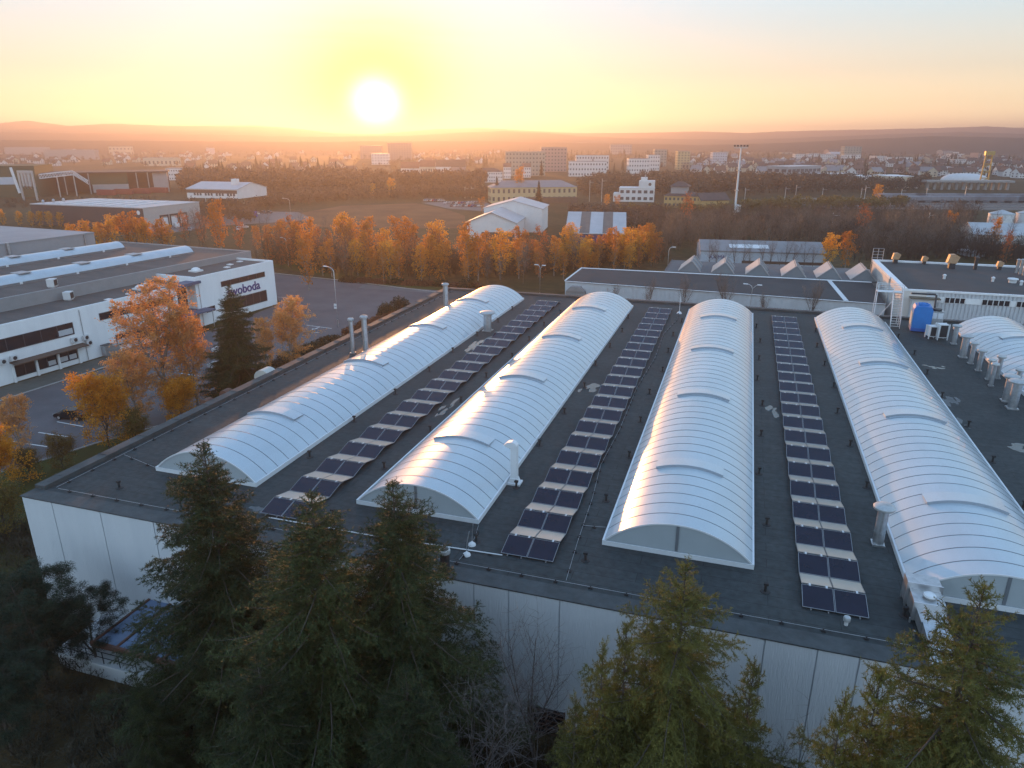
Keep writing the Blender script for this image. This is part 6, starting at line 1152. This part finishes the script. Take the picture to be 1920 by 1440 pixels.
# ------------------------------------------------------------------ town blocks
G = 'town blocks'
def blk(lab, x0, x1, yt, yb, wall, rows, n, roof='flat', rm=None, rise=2.5, depth=14, slope=0): return bld('apartment_block' if roof == 'flat' else 'town_house', lab, 'apartment block' if roof == 'flat' else 'house', (x0, yb), (x1, yb + slope), yt, depth, wall, roof, rm, rise, rows, n, 0.42, 0.36, depth < 20)
blk('long greenish panel block behind the white dormer house', 948, 1022, 285, 330, 'greenish', 6, 12); blk('tall pinkish panel block right of the greenish one', 1014, 1062, 277, 322, 'pink', 7, 8)
blk('wide white clinic block with a red roof line, upper part', 1080, 1141, 291, 318, 'white', 3, 12, 'flat', red_tile); blk('wide white clinic block, lower part in front', 1067, 1137, 303, 331, 'white', 3, 13)
blk('grey slab high on the skyline above the clinic', 1144, 1184, 271, 292, 'grey', 4, 9); blk('white stepped block right of the clinic, front part', 1178, 1216, 298, 331, 'white', 4, 8); blk('white stepped block right of the clinic, taller rear part', 1214, 1236, 291, 320, 'white', 4, 5)
blk('greyish tower behind the white stepped block', 1226, 1249, 281, 312, 'greenish', 6, 4); blk('pale yellow tower right of the white stepped block', 1269, 1292, 284, 318, 'yellow', 7, 4); blk('pale blue and white tower near the tall mast', 1335, 1362, 286, 310, 'pale_blue', 5, 6); blk('low pale green hall below the pale yellow tower', 1278, 1298, 305, 318, 'greenish', 1, 3)
blk('long white house with a dark mansard roof above the station', 890, 942, 322, 342, 'white', 3, 12, 'hip', dark_tile, 3); blk('white house with a red brown roof beside the greenish panel block', 944, 958, 313, 335, 'white', 3, 4, 'gable_x', brown_tile, 3); blk('white house with a red brown roof below the panel block, right one', 979, 995, 313, 333, 'white', 3, 4, 'gable_x', brown_tile, 3)
blk('low pale shed left of the station building', 865, 905, 340, 352, 'cream', 1, 8, 'gable_x', brown_tile, 2)
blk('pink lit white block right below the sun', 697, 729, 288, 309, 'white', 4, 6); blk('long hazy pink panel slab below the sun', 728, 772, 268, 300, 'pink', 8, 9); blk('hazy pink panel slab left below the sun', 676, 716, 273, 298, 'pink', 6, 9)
for i, (x0, x1, yt, yb) in enumerate(((748, 776, 336, 348), (777, 800, 337, 349), (801, 822, 336, 348), (823, 845, 336, 348))): blk('white row house with a dark roof in the sun haze, ' + ORD[i] + ' from the left', x0, x1, yt, yb, 'white', 1, 5, 'gable_x', dark_tile, 4)
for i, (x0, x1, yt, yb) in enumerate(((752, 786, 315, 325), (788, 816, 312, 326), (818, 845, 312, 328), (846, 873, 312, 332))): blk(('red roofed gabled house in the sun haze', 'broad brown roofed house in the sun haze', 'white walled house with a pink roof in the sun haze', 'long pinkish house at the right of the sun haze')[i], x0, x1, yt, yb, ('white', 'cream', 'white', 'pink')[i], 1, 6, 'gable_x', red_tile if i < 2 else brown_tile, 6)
blk('white stepped building left of the raised office', 313, 340, 316, 338, 'white', 3, 6); blk('hazy grey hall with a pale roof in the left valley', 10, 90, 276, 290, 'grey', 0, 0); blk('long hazy flat hall in the left valley, front one', 85, 180, 281, 300, 'grey', 0, 0); blk('hazy pale block in the left valley above the long hall', 194, 230, 253, 263, 'white', 2, 7); blk('hazy cream hall in the left valley near the skyline block', 205, 246, 275, 290, 'cream', 2, 6); blk('hazy long pale hall left of the white stepped building', 270, 332, 296, 312, 'cream', 1, 8)
blk('long white panel row on the right, left part', 1490, 1512, 289, 304, 'white', 4, 6); blk('long white panel row on the right, middle part', 1514, 1536, 288, 304, 'white', 4, 6); blk('long white panel row on the right, right part', 1538, 1562, 290, 305, 'white', 4, 6); blk('grey green tower block on the right horizon', 1580, 1612, 275, 305, 'greenish', 7, 6); blk('pink walled block beside the long white panel row', 1563, 1580, 291, 304, 'pink', 3, 4); blk('white block in front of the grey green tower', 1582, 1612, 290, 306, 'white', 3, 6)
blk('long pale terrace on the far right slope, left part', 1740, 1786, 297, 305, 'white', 2, 12); blk('long pale terrace on the far right slope, middle part', 1788, 1838, 299, 307, 'white', 2, 12); blk('long pale terrace on the far right slope, right part', 1845, 1900, 299, 307, 'white', 2, 12); blk('white roofed school with stepped blocks among the right houses', 1662, 1710, 295, 307, 'white', 2, 9)
# ------------------------------------------------------------------ scattered houses
hs = {}
hr_ = np.random.default_rng(5)
def house(loc, rz, wc, rc, label, group):
    k = (wc, rc)
    if k not in hs:
        t = thing('town_house', label, 'house', loc, rz, group); b = MB(); b.box(-5.5, -4.5, 0, 5.5, 4.5, 5.2); b.extr([(-4.5, 5.2), (4.5, 5.2), (0, 9.0)], 'x', -5.5, 5.5); b.build('wall', cols[wc], t); b = MB(); b.extr([(-5.1, 4.75), (0, 9.05), (5.1, 4.75), (5.1, 5.0), (0, 9.35), (-5.1, 5.0)], 'x', -6, 6); rf = b.build('roof', {'red': red_tile, 'dark': dark_tile, 'brown': brown_tile, 'grey': grey_sheet}[rc], t)
        b = MB(); b.box(1.5, 0.4, 7.6, 2.4, 1.3, 10.2); b.build('chimney', brown_tile, rf)
        for x in (-3.3, 0, 3.3):
            for z in (0.9, 3.3): link('window', winmesh(1.5, 1.3), t, (x, -4.5, z))
        for y in (-2.2, 2.2):
            for z in (0.9, 3.3):
                o = link('window', winmesh(1.4, 1.3), t, (5.5, y, z)); o.rotation_euler = (0, 0, PI / 2); o = link('window', winmesh(1.4, 1.3), t, (-5.5, y, z)); o.rotation_euler = (0, 0, -PI / 2)
        hs[k] = t; return t
    return dup(hs[k], loc, rz, label=label, group=group)
zones = [('left valley', 0, 320, 268, 312, 60, (('white', 'brown'), ('cream', 'red'), ('white', 'dark'))), ('hazy slope left of the sun', 330, 660, 272, 330, 60, (('cream', 'brown'), ('white', 'red'), ('white', 'brown'))), ('slope right of the sun', 780, 945, 268, 318, 36, (('white', 'red'), ('cream', 'brown'))),
         ('middle town', 1290, 1480, 290, 330, 50, (('white', 'brown'), ('white', 'grey'), ('cream', 'dark'))), ('right suburb', 1480, 1760, 302, 332, 80, (('white', 'brown'), ('white', 'dark'), ('pink', 'brown'), ('cream', 'grey'))), ('far right suburb', 1760, 1930, 298, 334, 44, (('white', 'brown'), ('white', 'dark')))]
for zn, x0, x1, y0, y1, n, kinds in zones:
    pts = [(hr_.uniform(x0, x1), y0 + (y1 - y0) * hr_.uniform(0, 1) ** 0.8, int(hr_.integers(len(kinds)))) for _ in range(n)]
    for ki, (wc, rc) in enumerate(kinds):
        q = sorted([p for p in pts if p[2] == ki])
        for i, (x, y, _) in enumerate(q):
            house(P(x, y), R(YAW) + hr_.choice([0, 0.4, -0.5, 1.3, 1.9]) + hr_.normal(0, 0.1), wc, rc, '%s %s roofed house in the %s, %s from left' % (wc, rc, zn, ORD[i]), 'houses of the ' + zn)
hb_r = np.random.default_rng(17); qs = sorted([(hb_r.uniform(x0, x1), hb_r.uniform(y0, y1), zn) for zn, x0, x1, y0, y1, n in (('left valley', 5, 330, 264, 288, 16), ('hazy middle slope', 350, 660, 264, 290, 14), ('skyline right of the sun', 790, 1280, 262, 282, 18), ('right suburb', 1300, 1920, 280, 306, 22)) for _ in range(n)])
zc = {}
for x, y, zn in qs:
    zc[zn] = zc.get(zn, 0) + 1; w = hb_r.uniform(8, 26); kk = ['white', 'cream', 'greenish', 'pale_blue', 'grey', 'pink'][int(hb_r.integers(6))]; tall = hb_r.random() < 0.5
    blk('hazy %s %s in the %s, %s from left' % (kk.replace('_', ' '), 'block' if tall else 'low hall', zn, ORD[zc[zn] - 1]), x, x + w, y - (hb_r.uniform(6, 12) if tall else 4), y + 2, kk, 4 if tall else 1, 5, 'flat' if hb_r.random() < 0.7 else 'gable_x', [zinc, brown_tile, dark_tile][int(hb_r.integers(3))], 3, 25)
clean()
# ------------------------------------------------------------------ woods nobody could count
def stamp(name, pos, hts, proto_v, proto_f, mat, seed, spreadk=1.0):
    rg = np.random.default_rng(seed); n = len(pos); a = rg.uniform(0, 2 * PI, n); c, s = np.cos(a), np.sin(a); V = []; Fs = []; nv = len(proto_v[0])
    pick = rg.integers(len(proto_v), size=n); vs = np.zeros((n, nv, 3))
    for k in range(len(proto_v)):
        m = pick == k; pv_ = proto_v[k]; x = pv_[None, :, 0] * c[m, None] - pv_[None, :, 1] * s[m, None]; y = pv_[None, :, 0] * s[m, None] + pv_[None, :, 1] * c[m, None]
        vs[m] = np.stack([x * spreadk, y * spreadk, np.repeat(pv_[None, :, 2], m.sum(), 0)], -1) * hts[m, None, None]
    vs += pos[:, None, :]; f = proto_f[None] + (np.arange(n) * nv)[:, None, None]
    o = link(name, mesh_np(name, vs.reshape(-1, 3), f.reshape(-1, proto_f.shape[1]), mat)); o['kind'] = 'stuff'; return o
def proto_bare(seed, stems=7, twigs=95):
    rg = np.random.default_rng(seed); V = []
    for i in range(stems):
        a = rg.uniform(0, 6.28); b0 = np.array([0, 0, 0.0]); k = rg.uniform(0.05, 0.28); t = np.array([k * math.cos(a), k * math.sin(a), rg.uniform(0.75, 1.0)]); w = unit(np.cross(t, rg.normal(0, 1, 3))) * 0.010; V += [b0 - w, b0 + w, t + w * 0.3, t - w * 0.3]
    for i in range(twigs):
        z = rg.uniform(0.22, 0.95); r = 0.30 * math.sin(PI * (0.12 + 0.8 * z)) * math.sqrt(rg.uniform(0.02, 1)); a = rg.uniform(0, 6.28); p = np.array([r * math.cos(a), r * math.sin(a), z]); d = unit(np.array([math.cos(a) * 0.7, math.sin(a) * 0.7, 1.0]) + rg.normal(0, 0.35, 3)) * rg.uniform(0.08, 0.2); w = unit(np.cross(d, rg.normal(0, 1, 3))) * rg.uniform(0.004, 0.013); V += [p - w, p + w, p + d + w * 0.2, p + d - w * 0.2]
    V = np.array(V); return V
def proto_crown(seed, n=64, s=0.075):
    rg = np.random.default_rng(seed); d = unit(rg.normal(0, 1, (n, 3))); p = d * rg.uniform(0.4, 1, (n, 1)) * np.array([0.30, 0.30, 0.40]) + np.array([0, 0, 0.58]); v, q = quads_at(rg, p, s, 1.1); tr = np.array([(-0.015, 0, 0), (0.015, 0, 0), (0.01, 0, 0.5), (-0.01, 0, 0.5)]); return np.concatenate([tr, v])
def proto_cone(seed, n=60):
    rg = np.random.default_rng(seed); V = []
    for i in range(n):
        z = 0.06 + 0.94 * (i + 0.5) / n; r = 0.20 * (1 - z) + 0.012; a = i * 2.4; t = np.array([r * math.cos(a), r * math.sin(a), z - 0.05]); c0 = np.array([0, 0, z + 0.04]); w = np.array([-math.sin(a), math.cos(a), 0]) * r * 0.55; V += [c0, t * [0.6, 0.6, 1] + w, t, t * [0.6, 0.6, 1] - w]
    return np.array(V)
def qf(v): return np.arange(len(v)).reshape(-1, 4)
pbs = [proto_bare(k) for k in range(4)]; pcs = [proto_crown(k) for k in range(4)]; pks = [proto_cone(k) for k in range(2)]
wr = np.random.default_rng(123)
def inpoly(x, y, poly):
    r = False; j = len(poly) - 1
    for i in range(len(poly)):
        xi, yi = poly[i]; xj, yj = poly[j]
        if (yi > y) != (yj > y) and x < (xj - xi) * (y - yi) / (yj - yi) + xi: r = not r
        j = i
    return r
def scatter(poly, n):
    'evenly over the ground inside a photo outline'
    g = [P(*p)[:2] for p in poly]; x0, y0 = np.min(g, 0); x1, y1 = np.max(g, 0); out = []; tries = 0
    while len(out) < n and tries < n * 60:
        tries += 1; x, y = wr.uniform(x0, x1), wr.uniform(y0, y1)
        if inpoly(x, y, g): out.append((x, y, 0.0))
    return np.array(out)
bw_m = LEAF('bare_wood_twigs', (0.105, 0.075, 0.055), (0.055, 0.042, 0.034), 0.25, 0.02); bw_r = LEAF('reddish_wood_twigs', (0.16, 0.085, 0.05), (0.08, 0.05, 0.035), 0.3, 0.02); bw_d = LEAF('dark_wood', (0.085, 0.065, 0.042), (0.045, 0.042, 0.028), 0.2, 0.02); con_m = LEAF('conifer_wood', (0.028, 0.034, 0.016), (0.018, 0.024, 0.013), 0.1, 0.02)
def wood(name, poly, n, h, protos, mat, seed, k=1.0):
    p = scatter(poly, n); r = np.random.default_rng(seed)
    return stamp(name, p, h * r.uniform(0.6, 1.15, len(p)), protos, qf(protos[0]), mat, seed, k)
wood('bare_woodland', [(1245, 478), (1300, 452), (1560, 462), (1640, 484), (1800, 470), (1815, 452), (1830, 408), (1740, 404), (1560, 410), (1400, 414), (1300, 412), (1250, 410), (1200, 418), (1205, 440)], 520, 7.6, pbs, bw_m, 1, 1.2)
wood('bare_woodland', [(1085, 412), (1190, 440), (1245, 410), (1235, 398), (1110, 396), (1060, 400)], 260, 5.5, pcs, bw_m, 2)
wood('bare_woodland', [(1560, 500), (1640, 490), (1800, 486), (1990, 500), (1990, 486), (1810, 470), (1640, 484)], 150, 7.0, pbs, bw_m, 3, 1.1)
wood('bare_woodland', [(1085, 372), (1150, 374), (1240, 372), (1480, 366), (1720, 362), (1740, 346), (1480, 340), (1300, 336), (1130, 340), (1085, 352)], 1000, 9.5, pcs, bw_d, 4, 1.0)
wood('bare_woodland', [(480, 418), (380, 424), (345, 404), (355, 393), (480, 396), (560, 386), (640, 378), (760, 374), (920, 376), (920, 366), (760, 360), (560, 362), (480, 380)], 800, 7, pcs, bw_r, 5)
wood('scrub_woodland', [(340, 362), (480, 372), (640, 366), (900, 360), (910, 346), (745, 350), (640, 340), (480, 344), (350, 340)], 1300, 13, pcs, bw_r, 6)
wood('scrub_woodland', [(640, 520), (500, 492), (520, 470), (700, 490), (900, 500), (1060, 488), (1240, 470), (1245, 490), (1060, 512), (900, 522), (740, 520)], 520, 6.0, pbs, bw_r, 7, 1.3)
wood('conifer_woodland', [(340, 356), (640, 356), (640, 330), (520, 318), (440, 330), (340, 340)], 60, 17, pks, con_m, 8, 1.3)
wood('far_woodland', [(-40, 312), (330, 328), (640, 330), (740, 312), (740, 282), (300, 272), (-40, 276)], 1200, 8.5, pcs, bw_d, 9)
wood('far_woodland', [(700, 330), (900, 330), (950, 300), (1300, 322), (1480, 332), (1940, 332), (1940, 296), (1500, 286), (1200, 288), (900, 280), (740, 282)], 1500, 8, pcs, bw_d, 10)
wood('far_woodland', [(-60, 276), (640, 274), (1200, 280), (1960, 290), (1960, 274), (1200, 270), (640, 268), (-60, 268)], 1900, 14, pcs, bw_d, 11)
wood('conifer_woodland', [(860, 318), (950, 316), (1060, 322), (1180, 330), (1260, 322), (1400, 318), (1400, 296), (1060, 290), (900, 290)], 110, 16, pks, con_m, 12, 1.3)
wood('conifer_woodland', [(1480, 324), (1920, 328), (1920, 306), (1480, 302)], 70, 14, pks, con_m, 13, 1.4)
wood('scrub_woodland', [(1100, 404), (1300, 400), (1500, 396), (1700, 392), (1700, 385), (1500, 386), (1380, 393), (1375, 404)], 300, 6.0, pcs, LEAF('ochre_scrub', (0.20, 0.14, 0.04), (0.10, 0.07, 0.03), 0.3, 0.02), 14)
wood('scrub_woodland', [(1090, 402), (1240, 396), (1370, 400), (1375, 393), (1240, 391), (1090, 394)], 170, 3.0, pbs, bw_r, 24, 1.6)
wood('bare_woodland', [(1245, 470), (1560, 470), (1800, 470), (1810, 440), (1700, 430), (1400, 440), (1250, 440)], 170, 9.5, pbs, LEAF('pale_wood_twigs', (0.17, 0.125, 0.09), (0.10, 0.075, 0.06), 0.3, 0.02), 25, 0.9)
wood('scrub_woodland', [(-60, 395), (120, 392), (250, 384), (320, 372), (-60, 382)], 160, 3.0, pcs, bw_d, 15)
wood('undergrowth', [(-40, 1440), (-40, 1000), (60, 960), (200, 1290), (700, 1400), (1900, 1430), (1900, 1700), (400, 1700)], 900, 1.5, pbs, bw_d, 16, 2.0)
# ------------------------------------------------------------------ the evening air
hb = MB(); hb.box(-5800, -5800, -14, 5800, 5800, 126); hz_o = hb.build('haze', [])
hm = bpy.data.materials.new('evening_haze'); hm.use_nodes = True; ht = hm.node_tree; ht.nodes.clear()
pv_ = ht.nodes.new('ShaderNodeVolumePrincipled'); pv_.inputs['Color'].default_value = (0.42, 0.415, 0.47, 1); pv_.inputs['Density'].default_value = 0.00038; pv_.inputs['Anisotropy'].default_value = 0.65
ho = ht.nodes.new('ShaderNodeOutputMaterial'); ht.links.new(pv_.outputs[0], ho.inputs['Volume']); hz_o.data.materials.append(hm); hz_o['kind'] = 'stuff'
